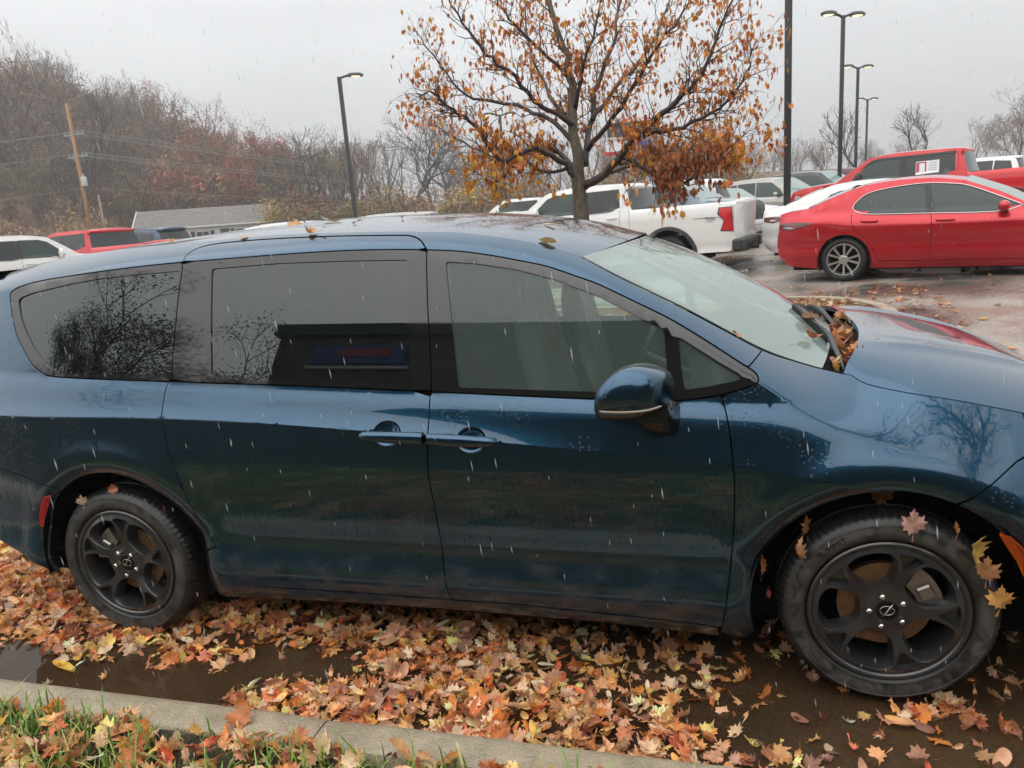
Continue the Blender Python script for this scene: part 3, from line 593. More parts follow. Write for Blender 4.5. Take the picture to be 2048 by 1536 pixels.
m=MB(); m.box(cwP(-.86,.25,.02),(.16,.05,.012),rz=.5,bev=.004); m.make('cowl_end_cap','black_plastic',VAN)
# nose and tail closures
def nose_fn(u,v):
    zz=np.interp(v,[0,.15,.5,.8,1],[.86,.80,.55,.36,.24]); ye=side_y(np.full_like(u,.80),zz); return np.stack([.80+.17*(1-np.abs(u)**2.4)*(1+.25*np.sin(np.pi*v)),YC+u*(YC-ye),zz],1)
surf_grid('front_bumper',nose_fn,31,20,'blue_paint',VAN)
def tail_fn(u,v):
    zz=np.interp(v,[0,.12,.5,.78,1],[1.665,1.56,1.05,.80,.45]); xx=np.interp(v,[0,.12,.5,.78,1],[-3.93,-4.0,-4.135,-4.14,-4.02]); ye=np.interp(v,[0,.12,.5,1],[.42,.30,.20,.22]); return np.stack([xx-.09*(1-np.abs(u)**2.2),YC+u*(YC-ye)*1.0,zz],1)
surf_grid('tailgate',tail_fn,31,24,'blue_paint',VAN)
skin('tail_lamp',[(-3.98,1.12),(-4.13,1.10),(-4.15,.90),(-4.06,.92)],'lens_red',VAN,1,off=-.006)
# ---- door mirror
m=MB(); K=28; rings=[]
out0=np.array([(-.900,1.088),(-.902,1.165),(-.868,1.218),(-.825,1.248),(-.780,1.256),(-.735,1.246),(-.703,1.228),(-.690,1.198),(-.694,1.14),(-.708,1.105),(-.77,1.078),(-.85,1.074)])
o0=smoothline(out0,True,3); c0=np.array([-.80,1.165]); K=len(o0)
V=[];ys=np.linspace(-1,1,15)
for t in ys:
    s=(1-abs(t)**3.2)**.42 if abs(t)<1 else .05; s=max(s,.05); sh=.03*t
    q=c0+(o0-c0)*np.array([.35+.65*s,s]); V+= [(a[0]+sh,-.135+.112*t,a[1]-.010*t) for a in q]
F=[(i*K+k,(i+1)*K+k,(i+1)*K+(k+1)%K,i*K+(k+1)%K) for i in range(14) for k in range(K)]+[tuple(range(K)),tuple(14*K+k for k in range(K-1,-1,-1))]
MIR=obj('door_mirror',V,F,None,VAN,mats=['blue_paint','trim_black'],fm=[1 if np.mean([V[i][2] for i in f])<1.132 else 0 for f in F],smooth=True)
m=MB(); P=[(-.897,-.235,1.128),(-.86,-.247,1.128),(-.80,-.253,1.130),(-.745,-.247,1.134),(-.705,-.225,1.142)]; m.tube(smoothline(P,n=4),[.002]+[.0042]*15+[.002],6); m.make('turn_signal_strip','strip_lens',MIR,smooth=True)
m=MB(); m.box((-.899,-.135,1.135),(.008,.15,.085),bev=.003,rz=.05); m.make('mirror_glass','mirror_glass',MIR)
m=MB(); P=np.array([(-.745,-.12,1.09),(-.735,-.085,1.055),(-.72,-.03,1.035),(-.715,.03,1.04)]); V=[]
sec=[(.055,.035),(.056,.044),(.054,.052),(.056,.055)]; K=14
for (cx,cy_,cz),(a,b) in zip(P,sec):
    for k in range(K):
        q=2*math.pi*k/K; V.append((cx+a*np.sign(math.cos(q))*abs(math.cos(q))**.6,cy_,cz+b*np.sign(math.sin(q))*abs(math.sin(q))**.6))
F=[(i*K+k,i*K+(k+1)%K,(i+1)*K+(k+1)%K,(i+1)*K+k) for i in range(3) for k in range(K)]+[tuple(range(K))]
obj('mirror_stalk',V,[f[::-1] for f in F],'trim_black',MIR,smooth=True,auto=60)
# ---- wheels
def tyre_data():
    n=240; prof=[(.244,.014),(.252,.004),(.259,-.001),(.262,-.005),(.268,-.008),(.290,-.011),(.309,-.008),(.3105,-.0095),(.3145,-.0085),(.316,-.005),(.325,.001),(.333,.010),(.340,.019),(.3445,.032),(.3475,.05),(.3475,.085),(.340,.088),(.340,.096),(.3475,.099),(.3485,.135),(.3475,.170),(.340,.173),(.340,.181),(.3445,.19),(.328,.215),(.295,.228),(.244,.205)]
    k=len(prof); V=[]
    for i in range(n):
        q=2*math.pi*i/n; g=(i%3)==0
        for j,(r,h) in enumerate(prof):
            if g and 11<=j<=14: r-=.0045
            V.append((r*math.cos(q),h,r*math.sin(q)))
    F=[(i*k+a,((i+1)%n)*k+a,((i+1)%n)*k+a+1,i*k+a+1) for i in range(n) for a in range(k-1)]
    return mesh('tyre',V,F,'tyre_rubber',smooth=True,auto=35)
def rim_data():
    wins=[]; pock=[]
    def pol(a,r): return (r*math.cos(R(a)),r*math.sin(R(a)))
    for k in range(5):
        a=108+72*k
        w=[pol(a-17,.206),pol(a-7,.211),pol(a+7,.211),pol(a+17,.206),pol(a+23,.194),pol(a+26,.170),pol(a+28,.132),pol(a+26,.100),pol(a+13,.083),pol(a-13,.083),pol(a-26,.100),pol(a-28,.132),pol(a-26,.170),pol(a-23,.194)]
        wins.append(smoothline(w,True,3))
        b=a+36; pock.append(smoothline([pol(b-10.5,.207),pol(b,.2115),pol(b+10.5,.207),pol(b+8,.185),pol(b+2.5,.152),pol(b-2.5,.152),pol(b-8,.185)],True,3))
    O=np.array([(.226*math.cos(t),.226*math.sin(t)) for t in np.linspace(0,2*math.pi,97)[:-1]])
    V2,F,nb,ln=tri2d(O,wins+pock,.016); r=np.hypot(V2[:,0],V2[:,1]); th=np.degrees(np.arctan2(V2[:,1],V2[:,0]))
    sp=np.cos(np.radians((th-108-36)*5))     # 1 on the spoke axis
    def dep(r,sp): return np.interp(r,[0,.045,.06,.09,.15,.205,.226],[.012,.012,.016,.014,-.002,-.007,.002])
    y=dep(r,sp); V=np.stack([V2[:,0],y,V2[:,1]],1); F=[f if ((V2[f[1]]-V2[f[0]])[0]*(V2[f[2]]-V2[f[0]])[1]-(V2[f[1]]-V2[f[0]])[1]*(V2[f[2]]-V2[f[0]])[0])>0 else f[::-1] for f in F]
    m=MB(); m.add(V,F)
    s=ln[0]
    for li,k in enumerate(ln[1:]):
        B=V[s:s+k]; c=B.mean(0); i1=c+(B-c)*.955+[0,.006,0]; d=.05 if li<5 else .022; i2=c+(B-c)*.86+[0,d,0]; i2[:,1]=i1[:,1]+d
        W=np.concatenate([B,i1,i2]); ff=[(a*k+i,a*k+(i+1)%k,(a+1)*k+(i+1)%k,(a+1)*k+i) for a in range(2) for i in range(k)]
        m.add(W,ff); 
        if li>=5: m.add(i2,[tuple(range(k))])
        s+=k
    m.lathe([(.226,.002),(.231,-.004),(.240,-.006),(.2445,-.002),(.244,.012),(.232,.03),(.222,.06),(.205,.16),(.215,.2)],96)
    m.lathe([(.226,.002),(.214,.05),(.203,.16)],64)
    me=m.data('rim','alloy_black',smooth=True,auto=32); return me
def lug_data():
    m=MB(); m.lathe([(.0,-.012),(.006,-.012),(.0095,-.008),(.0105,.0),(.0105,.02)],6); me=m.data('lug_nut','chrome'); return me
TYRE,RIM,LUG=tyre_data(),rim_data(),lug_data()
m=MB(); m.lathe([(.0,.012),(.037,.012),(.040,.016),(.040,.022)],32); CAPM=m.data('centre_cap','trim_black',smooth=True,auto=40)
m=MB(); m.tube([(.022*math.cos(a),.009,.016*math.sin(a)) for a in np.linspace(0,2*math.pi,33)],.0016,6,cap=False)
m.add([(-.016,.008,-.026),(-.012,.006,-.018),(.017,.006,.026),(.012,.008,.016)],[(0,1,2,3)][::-1]); m.tube([(-.016,.008,-.024),(-.003,.005,-.006),(.006,.005,.010),(.017,.008,.026)],[.0008,.003,.003,.0008],6); EMB=m.data('wheel_emblem','chrome',smooth=True)
m=MB(); m.lathe([(.075,.060),(.150,.060),(.150,.085),(.075,.085)],48,closed=True); m.lathe([(.0,.045),(.06,.045),(.078,.052),(.080,.085)],32); DISC=m.data('brake_disc',['disc_rust'],smooth=True,auto=40)
m=MB(); P=[(.10*math.cos(a),.10*math.sin(a)) for a in np.linspace(-.45,.45,8)]+[(.178*math.cos(a),.178*math.sin(a)) for a in np.linspace(.5,-.5,10)]
m.ext(P,.036,.10); m.box((.135,.030,0),(.05,.014,.05),bev=.006); CALI=m.data('brake_calliper','steel_dull')
m=MB(); V,F=textmesh('SUMMIT',.034); 
def arctext(txt,size,rad,a_mid,mirror=False):
    V,F=textmesh(txt,size); th=R(a_mid)-V[:,0]/rad; rr=rad+V[:,1]; yy=np.interp(rr,[.252,.262,.268,.290,.311,.318,.328],[.004,-.005,-.008,-.011,-.008,-.005,.001])-.0014
    return np.stack([rr*np.cos(th),yy,rr*np.sin(th)],1),[f[::-1] for f in F]
pmat('tyre_letter',(.006,.006,.006),rough=.35)
pmat('tyre_letter_grey',(.10,.098,.09),rough=.6)
TX=MB(); TX.add(*arctext('SUMMIT',.030,.290,128)); TXT1=TX.data('tyre_lettering','tyre_letter')
TX=MB(); TX.add(*arctext('M+S 235/60R18 103V',.015,.292,150)); TXT2=TX.data('tyre_lettering','tyre_letter')
pmat('grime_grey',(.30,.29,.27),rough=.55,var=.2)
def van_wheel(xc,far,phase,cal):
    w=bpy.data.objects.new('wheel',None); link(w,VAN); w.location=(xc,0 if not far else 2*YC,.365)
    if far: w.rotation_euler=(0,0,math.pi)
    t=inst('tyre',TYRE,w); r=inst('rim',RIM,w,rot=(0,phase,0),sc=(1.035,1,1.035))
    for k in range(5):
        a=R(108+72*k); l=inst('lug_nut',LUG,w); q=Matrix.Rotation(phase,3,'Y')@Vector((.057*math.cos(a),.006,.057*math.sin(a))); l.location=q
    inst('centre_cap',CAPM,w); inst('wheel_emblem',EMB,w); inst('brake_disc',DISC,w); inst('brake_calliper',CALI,w,rot=(0,-cal,0))
    return w
wf=van_wheel(0,False,R(0),R(28)); wr=van_wheel(RXW,False,R(-12),R(150)); van_wheel(0,True,0,0); van_wheel(RXW,True,.5,0)
inst('tyre_lettering',TXT1,wf); o=inst('tyre_lettering',TXT2,wr); o.data.materials[0]=MAT['tyre_letter_grey']
# under-body
m=MB(); m.box((-1.5,YC,.26),(4.6,1.55,.10)); m.make('underbody','matte_black',VAN)
# ---- cabin
m=MB(); m.box((-1.8,YC,.42),(3.6,1.6,.06)); m.make('cabin_floor','matte_black',VAN)
m=MB()
def seat(xb,yb,tilt=.30,mat='seat_leather'):
    s=bpy.data.objects.new('seat',None); link(s,VAN); s.location=(xb,yb,.0)
    def slab(name,path,wid,th,nx=13,side=.045,mat=mat):
        V=[];K=nx; n=len(path); t=np.gradient(np.array(path),axis=0); t/=np.linalg.norm(t,axis=1)[:,None]
        for i,(px,pz) in enumerate(path):
            e=min(1,(i+.35)/2.2,(n-.65-i)/2.2)**.5; W=wid[i]*e
            for sgn in (1,-1):
                for k in range(K):
                    v=-1+2*k/(K-1); c=(1-abs(v)**4)**.5 if abs(v)<1 else .0
                    hh=sgn*th*.5*c*e+(side*(abs(v)>.55)*(abs(v)-.55)/.45*c if sgn>0 else 0)
                    V.append((px+t[i][1]*hh,v*W,pz-t[i][0]*hh))
        F=[]
        for i in range(n-1):
            for s_ in (0,1):
                for k in range(K-1):
                    a=i*2*K+s_*K+k; b=(i+1)*2*K+s_*K+k; F.append((a,a+1,b+1,b) if s_==0 else (a,b,b+1,a+1))
            F.append((i*2*K,(i+1)*2*K,(i+1)*2*K+K,i*2*K+K)); F.append((i*2*K+K-1,i*2*K+2*K-1,(i+1)*2*K+2*K-1,(i+1)*2*K+K-1))
        return obj(name,V,F,mat,s,smooth=True)
    z0=.78; bp=[(0-.02-tilt*k*.062-.012*math.sin(k*.5),z0+.062*k) for k in range(11)]
    slab('backrest',bp,[.22,.245,.25,.25,.25,.25,.245,.235,.22,.20,.17],.12)
    hx,hz=bp[-1]; slab('headrest',[(hx-.01-.02*k*tilt,hz+.045+.032*k) for k in range(6)],[.12,.135,.14,.14,.135,.12],.10,side=.0)
    mm=MB(); [mm.tube([(hx,sy,hz-.05),(hx-.02,sy,hz+.08)],.007,6) for sy in (-.06,.06)]; mm.make('headrest_post','chrome',s)
    slab('cushion',[(.02+.055*k,.72+.006*k) for k in range(10)],[.25]*10,.13,side=.035)
seat(-1.12,.55); seat(-1.10,1.42); seat(-2.05,.50); seat(-2.05,1.45); seat(-2.95,.6); seat(-2.95,1.35)
surf_grid('dashboard',lambda u,v:np.stack([-.72+.52*v+.06*(1-u*u),YC+u*.80,.90+.16*np.sin(np.pi*.5*np.clip(v*2.2,0,1))-.02*v],1),21,12,'black_plastic',VAN,thick=.3)
m=MB(); c=np.array([-.92,1.40,.985]); P=[c+np.array([.185*math.sin(a)*.42,.185*math.cos(a),.185*math.sin(a)*.9]) for a in np.linspace(0,2*math.pi,33)]; m.tube(P,.015,8,cap=False); m.tube([P[0],c,P[16]],.014,6); m.tube([c,P[24]],.018,6); m.tube([c,c+np.array([.25,0,-.12])],.03,8); m.make('steering_wheel','seat_leather',VAN,smooth=True)
for sd in (1,-1):
    V=[];  # door inner cards
    skin('door_card',[(-1.55,.40),(-.55,.40),(-.60,1.02),(-.72,1.055),(-1.53,1.095)],'black_plastic',VAN,sd,off=.075,gap=0,flange=.0,grid=.1)
    skin('pillar_trim',[(-1.62,1.10),(-1.50,1.10),(-1.535,1.60),(-1.63,1.62)],'liner_grey',VAN,sd,off=.05,gap=0,flange=.03)
    skin('pillar_trim',[(-.46,1.15),(-.40,1.18),(-1.03,1.545),(-1.05,1.52)],'liner_grey',VAN,sd,off=.05,gap=0,flange=.03)
m=MB(); m.box((-.86,YC,1.545),(.03,.24,.07),bev=.012); m.tube([(-.84,YC,1.56),(-.80,YC,1.62)],.012,6); m.make('rear_view_mirror','trim_black',VAN)
# ------------------------------------------------------------------ ground, kerb, puddle, lot
def nodes_mat(name):
    m=bpy.data.materials.new(name); m.use_nodes=True; MAT[name]=m; return m,m.node_tree,m.node_tree.nodes.new,m.node_tree.links.new,m.node_tree.nodes['Principled BSDF']
def nd(n,l,typ,vec=None,**k):
    o=n('ShaderNodeTex'+typ)
    for a,b in k.items(): o.inputs[a].default_value=b
    if vec is not None: l(vec,o.inputs['Vector'])
    return o
def mr(n,l,src,a,b,c,d):
    o=n('ShaderNodeMapRange'); l(src,o.inputs[0])
    for i,v in zip((1,2,3,4),(a,b,c,d)): o.inputs[i].default_value=v
    return o.outputs[0]
def mixc(n,l,fac,a,b):
    o=n('ShaderNodeMix'); o.data_type='RGBA'
    if isinstance(fac,(int,float)): o.inputs[0].default_value=fac
    else: l(fac,o.inputs[0])
    for i,v in ((6,a),(7,b)):
        if isinstance(v,tuple): o.inputs[i].default_value=(*v,1)
        else: l(v,o.inputs[i])
    return o.outputs[2]
def math2(n,l,op,a,b):
    o=n('ShaderNodeMath'); o.operation=op
    for i,v in ((0,a),(1,b)):
        if isinstance(v,(int,float)): o.inputs[i].default_value=v
        else: l(v,o.inputs[i])
    return o.outputs[0]
# wet asphalt: pale and dark aggregate, a water film lying in the low spots
m,t,n,l,p=nodes_mat('wet_asphalt'); c=n('ShaderNodeTexCoord').outputs['Object']
ag=nd(n,l,'Voronoi',c,Scale=110); agc=mr(n,l,ag.outputs['Color'],0,1,.55,1.55)
fine=nd(n,l,'Noise',c,Scale=60,Detail=4); big=nd(n,l,'Noise',c,Scale=.55,Detail=5,Roughness=.6); mid=nd(n,l,'Noise',c,Scale=2.2,Detail=4)
base=mixc(n,l,mr(n,l,mid.outputs[0],.46,.66,0,.85),(.33,.305,.268),(.24,.145,.11))
v=n('ShaderNodeVectorMath'); v.operation='SCALE'; l(base,v.inputs[0]); l(math2(n,l,'MULTIPLY',agc,mr(n,l,fine.outputs[0],.3,.7,.75,1.25)),v.inputs[3])
film=mr(n,l,big.outputs[0],.43,.56,1,0)
colr=mixc(n,l,math2(n,l,'MULTIPLY',film,.72),v.outputs[0],(.030,.027,.024)); l(colr,p.inputs['Base Color'])
l(mr(n,l,film,0,1,.36,.035),p.inputs['Roughness']); p.inputs['IOR'].default_value=1.4
b=n('ShaderNodeBump'); b.inputs['Distance'].default_value=.006; l(mr(n,l,film,0,1,.55,.02),b.inputs['Strength']); l(math2(n,l,'ADD',ag.outputs['Distance'],fine.outputs[0]),b.inputs['Height']); l(b.outputs[0],p.inputs['Normal'])
def lotgrid(xs,ys):
    X,Y=np.meshgrid(xs,ys); Z=ground_z(X,Y)-.006; V=np.stack([X.ravel(),Y.ravel(),Z.ravel()],1); nx=len(xs)
    return V,[(j*nx+i,j*nx+i+1,(j+1)*nx+i+1,(j+1)*nx+i) for j in range(len(ys)-1) for i in range(nx-1)]
xs=np.concatenate([np.linspace(-70,-12,20)[:-1],np.linspace(-12,16,60)[:-1],np.linspace(16,75,20)]); ys=np.concatenate([np.linspace(-.51,14,40)[:-1],np.linspace(14,72,40)])
V,F=lotgrid(xs,ys); struct(obj('parking_lot',V,F,'wet_asphalt',smooth=True))
# painted stall lines between the parked rows
pmat('line_paint',(.42,.41,.38),rough=.3,var=.35,vscale=5)
def line_on_lot(x0,y0,x1,y1,w):
    d=np.array([x1-x0,y1-y0]); d/=np.linalg.norm(d); nn=np.array([-d[1],d[0]])*w/2; n_=14; V=[]
    for i in range(n_+1):
        q=np.array([x0,y0])+(np.array([x1,y1])-np.array([x0,y0]))*i/n_
        for s in (1,-1): a=q+nn*s; V.append((a[0],a[1],float(ground_z(a[0],a[1]))-.001))
    return V,[(2*i,2*i+1,2*i+3,2*i+2) for i in range(n_)]
for k,(a,b_) in enumerate([((3.9,8.2),(5.6,13.0)),((-.8,16.8),(1.1,21.9)),((-2.6,17.9),(-.6,23.2)),((6.6,14.6),(8.4,19.4))]):
    V,F=line_on_lot(*a,*b_,.1); struct(obj('stall_line',V,F,'line_paint'))
# terrain: verge, valley floor and the wooded slope on the left
def terr_z(x,y):
    x=np.asarray(x,float); y=np.asarray(y,float)
    base=.2+1.15*np.clip((y-45)/50,0,1)+np.clip((y-110)/200,0,1)*1.5
    az=np.degrees(np.arctan2(x-CAMP[0],np.maximum(y-CAMP[1],.1)))     # left negative
    d=np.hypot(x-CAMP[0],y-CAMP[1])
    ridge=np.interp(az,[-75,-55,-46,-40,-36,-30,-24,-18,-8,2,12,20,30,60],[27,26,24,20,14,8,4.5,3,2,5,4,3,6,6])
    k=np.clip((d-92)/75,0,1); k=k*k*(3-2*k)
    return base+ridge*k*(y>10)+np.clip((d-250)/500,0,1)*6*(y>10)
pmat('field_soil',(.11,.07,.04),rough=.9,ramp=[(.3,(.075,.045,.026)),(.5,(.13,.078,.042)),(.7,(.17,.105,.055))],vscale=.8,bump=.6,bscale=6,bdist=.1)
rr=np.concatenate([np.linspace(0,60,14)[:-1],np.linspace(60,260,40)[:-1],np.geomspace(260,1500,14)]); aa=np.radians(np.linspace(-180,180,145)[:-1]); V=[(CAMP[0],CAMP[1],-.6)]
for r_ in rr[1:]:
    for a in aa:
        x=CAMP[0]+r_*math.sin(a); y=CAMP[1]+r_*math.cos(a); inl=(-69<x<74 and -8<y<71); V.append((x,y,-.5 if inl else float(terr_z(x,y))-(.35 if y<0 else .1)))
K=len(aa); F=[(0,1+i,1+(i+1)%K) for i in range(K)]+[(1+j*K+i,1+(j+1)*K+i,1+(j+1)*K+(i+1)%K,1+j*K+(i+1)%K) for j in range(len(rr)-2) for i in range(K)]
struct(obj('terrain',V,F,'field_soil',smooth=True))
# kerb: cast lengths with open joints
m_,t,n,l,p=nodes_mat('kerb_concrete'); c=n('ShaderNodeTexCoord').outputs['Object']
a=nd(n,l,'Noise',c,Scale=7,Detail=8,Roughness=.65); s=nd(n,l,'Voronoi',c,Scale=105); s2=nd(n,l,'Voronoi',c,Scale=62)
base=mixc(n,l,mr(n,l,a.outputs[0],.34,.68,0,1),(.29,.240,.165),(.44,.365,.255))
base=mixc(n,l,mr(n,l,s.outputs['Distance'],.05,.24,.8,0),base,(.55,.48,.36)); base=mixc(n,l,mr(n,l,s2.outputs['Distance'],.04,.16,.75,0),base,(.10,.08,.055))
st_=nd(n,l,'Noise',c,Scale=2.3,Detail=7,Roughness=.7); base=mixc(n,l,mr(n,l,st_.outputs[0],.52,.70,0,.6),base,(.17,.125,.08)); l(base,p.inputs['Base Color'])
l(mr(n,l,a.outputs[0],.35,.65,.28,.6),p.inputs['Roughness'])
b=n('ShaderNodeBump'); b.inputs['Strength'].default_value=.7; b.inputs['Distance'].default_value=.004; l(math2(n,l,'SUBTRACT',a.outputs[0],s.outputs['Distance']),b.inputs['Height']); l(b.outputs[0],p.inputs['Normal'])
KERB=bpy.data.objects.new('kerb',None); COL.objects.link(KERB); KERB['kind']='structure'
prof=[(-.495,-.12),(-.503,.06),(-.508,.098),(-.516,.117),(-.530,.128),(-.55,.131),(-.60,.133),(-.645,.131),(-.660,.126),(-.668,.112),(-.670,-.12)]
def kerb_piece(x0,x1):
    K=len(prof); N_=16; V=[]
    rg=np.random.default_rng(int((x0+50)*10))
    for i in range(N_+1):
        x=x0+.003+(x1-x0-.006)*i/N_; e=.004 if i in (0,N_) else 0
        for (y,z) in prof: V.append((x,y+rg.normal(0,.0009)+e*(-1 if y>-.58 else 1),z+rg.normal(0,.0008)-e*(z>.1)))
    F=[(i*K+k,i*K+k+1,(i+1)*K+k+1,(i+1)*K+k) for i in range(N_) for k in range(K-1)]+[tuple(range(K-1,-1,-1)),tuple(N_*K+k for k in range(K))]
    return obj('kerb_length',V,[f[::-1] for f in F],'kerb_concrete',KERB,smooth=True,auto=35)
for x0 in np.arange(-13.83,13,3.0): kerb_piece(x0,x0+3.0)
# verge behind the kerb
pmat('verge_soil',(.04,.032,.018),rough=.9,ramp=[(.3,(.022,.017,.010)),(.5,(.05,.040,.020)),(.7,(.055,.06,.022))],vscale=9,bump=1,bscale=30,bdist=.03)
xs=np.linspace(-16,16,90); ys=np.linspace(-.668,-6.5,26); X,Y=np.meshgrid(xs,ys); Z=.105+.018*np.sin(X*3.1)*np.sin(Y*2.7)+.03*np.clip(-Y-1,0,5)
struct(obj('verge',np.stack([X.ravel(),Y.ravel(),Z.ravel()],1),[(j*90+i,(j+1)*90+i,(j+1)*90+i+1,j*90+i+1) for j in range(25) for i in range(89)],'verge_soil',smooth=True))
# puddle standing in the gutter
m_,t,n,l,p=nodes_mat('puddle_water'); c=n('ShaderNodeTexCoord').outputs['Object']
p.inputs['Roughness'].default_value=.02; p.inputs['IOR'].default_value=1.36
a=nd(n,l,'Noise',c,Scale=1.6,Detail=3); l(mixc(n,l,mr(n,l,a.outputs[0],.3,.7,0,1),(.040,.021,.009),(.085,.050,.023)),p.inputs['Base Color']); p.inputs['Alpha'].default_value=.80
vo=nd(n,l,'Voronoi',c,Scale=5.5,Randomness=1.0); wv=math2(n,l,'SINE',math2(n,l,'MULTIPLY',vo.outputs['Distance'],95.),0)
sep_=n('ShaderNodeSeparateColor'); l(vo.outputs['Color'],sep_.inputs[0]); fade=math2(n,l,'MULTIPLY',mr(n,l,vo.outputs['Distance'],.05,.30,1,0),mr(n,l,sep_.outputs[0],.35,.5,0,1))
rip=nd(n,l,'Noise',c,Scale=22,Detail=2); hh=math2(n,l,'ADD',math2(n,l,'MULTIPLY',wv,fade),math2(n,l,'MULTIPLY',rip.outputs[0],.35))
b=n('ShaderNodeBump'); b.inputs['Strength'].default_value=.22; b.inputs['Distance'].default_value=.004; l(hh,b.inputs['Height']); l(b.outputs[0],p.inputs['Normal'])
edge=[(x,1.75+.25*math.sin(x*1.7)+.18*math.sin(x*4.1+1)) for x in np.linspace(-5.2,4.2,40)]; poly=[(-5.6,-.49)]+[(-5.7,.4)]+edge+[(4.8,.6),(4.6,-.49)]
V2,F,_,_=tri2d(np.array(poly),[],.35); struct(obj('puddle',[(a_[0],a_[1],.019) for a_ in V2],F,'puddle_water'))
# planted island with the maple
ISL=bpy.data.objects.new('planting_island',None); COL.objects.link(ISL); ISL['kind']='structure'
def capsule(r_,n_=20): return [(-.1+r_*math.cos(a),6.75+r_*math.sin(a)) for a in np.linspace(-math.pi/2,math.pi/2,n_)]+[(-9+r_*math.cos(a),6.6+r_*math.sin(a)) for a in np.linspace(math.pi/2,1.5*math.pi,n_)]
ro,ri=resamp(capsule(1.55),.35),resamp(capsule(1.40),.35); ro=np.array(capsule(1.55,30)); ri=np.array(capsule(1.40,30)); ro=smoothline(ro,True,1); K=len(ro)
def isl(a,h): return [(q[0],q[1],float(ground_z(q[0],q[1]))+h) for q in a]
r2=np.array(capsule(1.535,30)); V=isl(ro,-.05)+isl(ro,.10)+isl(r2,.125)+isl(ri,.128)+isl(ri,.07); F=[(j*K+i,j*K+(i+1)%K,(j+1)*K+(i+1)%K,(j+1)*K+i) for j in range(4) for i in range(K)]
obj('island_kerb',V,F,'kerb_concrete',ISL,smooth=True,auto=40)
V2,F,_,_=tri2d(ri,[],.5); pmat('mulch',(.1,.05,.02),rough=.8,ramp=[(.3,(.05,.026,.012)),(.5,(.16,.075,.025)),(.7,(.26,.12,.035))],vscale=22,bump=1,bscale=40,bdist=.03)
obj('island_soil',[(q[0],q[1],float(ground_z(q[0],q[1]))+.10) for q in V2],F,'mulch',ISL)
# ------------------------------------------------------------------ fallen leaves and grass
LOBES=[(0,-.42),(.06,-.40),(.20,-.46),(.17,-.30),(.44,-.27),(.36,-.14),(.52,.02),(.34,.05),(.42,.26),(.24,.20),(.20,.27),(.11,.22),(.13,.40),(.06,.42),(0,.58)]
def leaf_shape(k):
    rg=np.random.default_rng(k); R_=np.array(LOBES); R_=R_*(1+rg.normal(0,.05,R_.shape)); L_=np.array([(-a,b) for a,b in LOBES[1:-1]][::-1])*(1+rg.normal(0,.05,(len(LOBES)-2,2))); O=np.concatenate([R_,L_]); n_=len(O)
    cx=O*.5; V2=np.concatenate([O,O[::2]*.45,[(0,-.05)]]); x,y=V2[:,0],V2[:,1]
    cu=rg.uniform(-.9,1.3); tw=rg.uniform(-.9,.9); fold=rg.uniform(-.3,.9); z=cu*(x*x+y*y)*.9+tw*x*y+fold*np.abs(x)*.5+rg.normal(0,.035,len(x)); z[-1]-=.02
    m_=len(O[::2]); F=[]
    for i in range(n_):
        j=(i+1)%n_; a=n_+(i//2)%m_; b=n_+(((i+1)//2))%m_
        F.append((i,j,a) if a==b else (i,j,b,a))
    F+=[(n_+i,n_+(i+1)%m_,n_+m_) for i in range(m_)]
    V=np.stack([x,y,z],1)
    st=np.array([(0,-.40,z[0]),(.015,-.41,z[0]),(.03+rg.normal(0,.06),-.80,z[0]+.08),(.015+rg.normal(0,.06),-.80,z[0]+.09)]); k0=len(V); V=np.concatenate([V,st]); F.append((k0,k0+1,k0+2,k0+3))
    return V,F
def leaf_frag(k):
    rg=np.random.default_rng(900+k); V,F=leaf_shape(k+40); V=V.copy(); V[:,0]*=rg.uniform(.28,.6); V[:,2]=V[:,2]*1.2+.5*V[:,1]**2*rg.uniform(-1,1); return V,F
def leaf_oval(k):
    rg=np.random.default_rng(700+k); a=np.linspace(0,2*math.pi,13)[:-1]; w_=rg.uniform(.16,.3); O=np.stack([w_*np.sin(a)*(1+.15*np.cos(a)),.55*-np.cos(a)],1); V=np.concatenate([np.stack([O[:,0],O[:,1],rg.uniform(.2,1.5)*O[:,0]**2*2+rg.uniform(-.5,.5)*O[:,1]**2+rg.normal(0,.02,12)],1),[(0,-.25,-.03),(0,.2,-.03)]]); return V,[(i,(i+1)%12,12 if (i<3 or i>8) else 13) for i in range(12)]+[(3,13,12),(9,12,13)]
SHAPES=[leaf_shape(k) for k in range(12)]+[leaf_frag(k) for k in range(8)]+[leaf_oval(k) for k in range(4)]
PAL=np.array([(.80,.58,.36),(.82,.62,.44),(.78,.50,.20),(.84,.56,.18),(.66,.34,.17),(.70,.42,.24),(.62,.27,.08),(.66,.26,.06),(.56,.30,.19),(.64,.22,.05),(.56,.19,.055),(.62,.27,.085),(.50,.14,.045),(.44,.19,.09),(.60,.36,.16),(.38,.13,.065),(.68,.42,.11),(.50,.28,.17),(.30,.11,.065),(.60,.34,.20),(.62,.13,.06),(.70,.52,.34),(.46,.29,.22),(.24,.09,.07)])
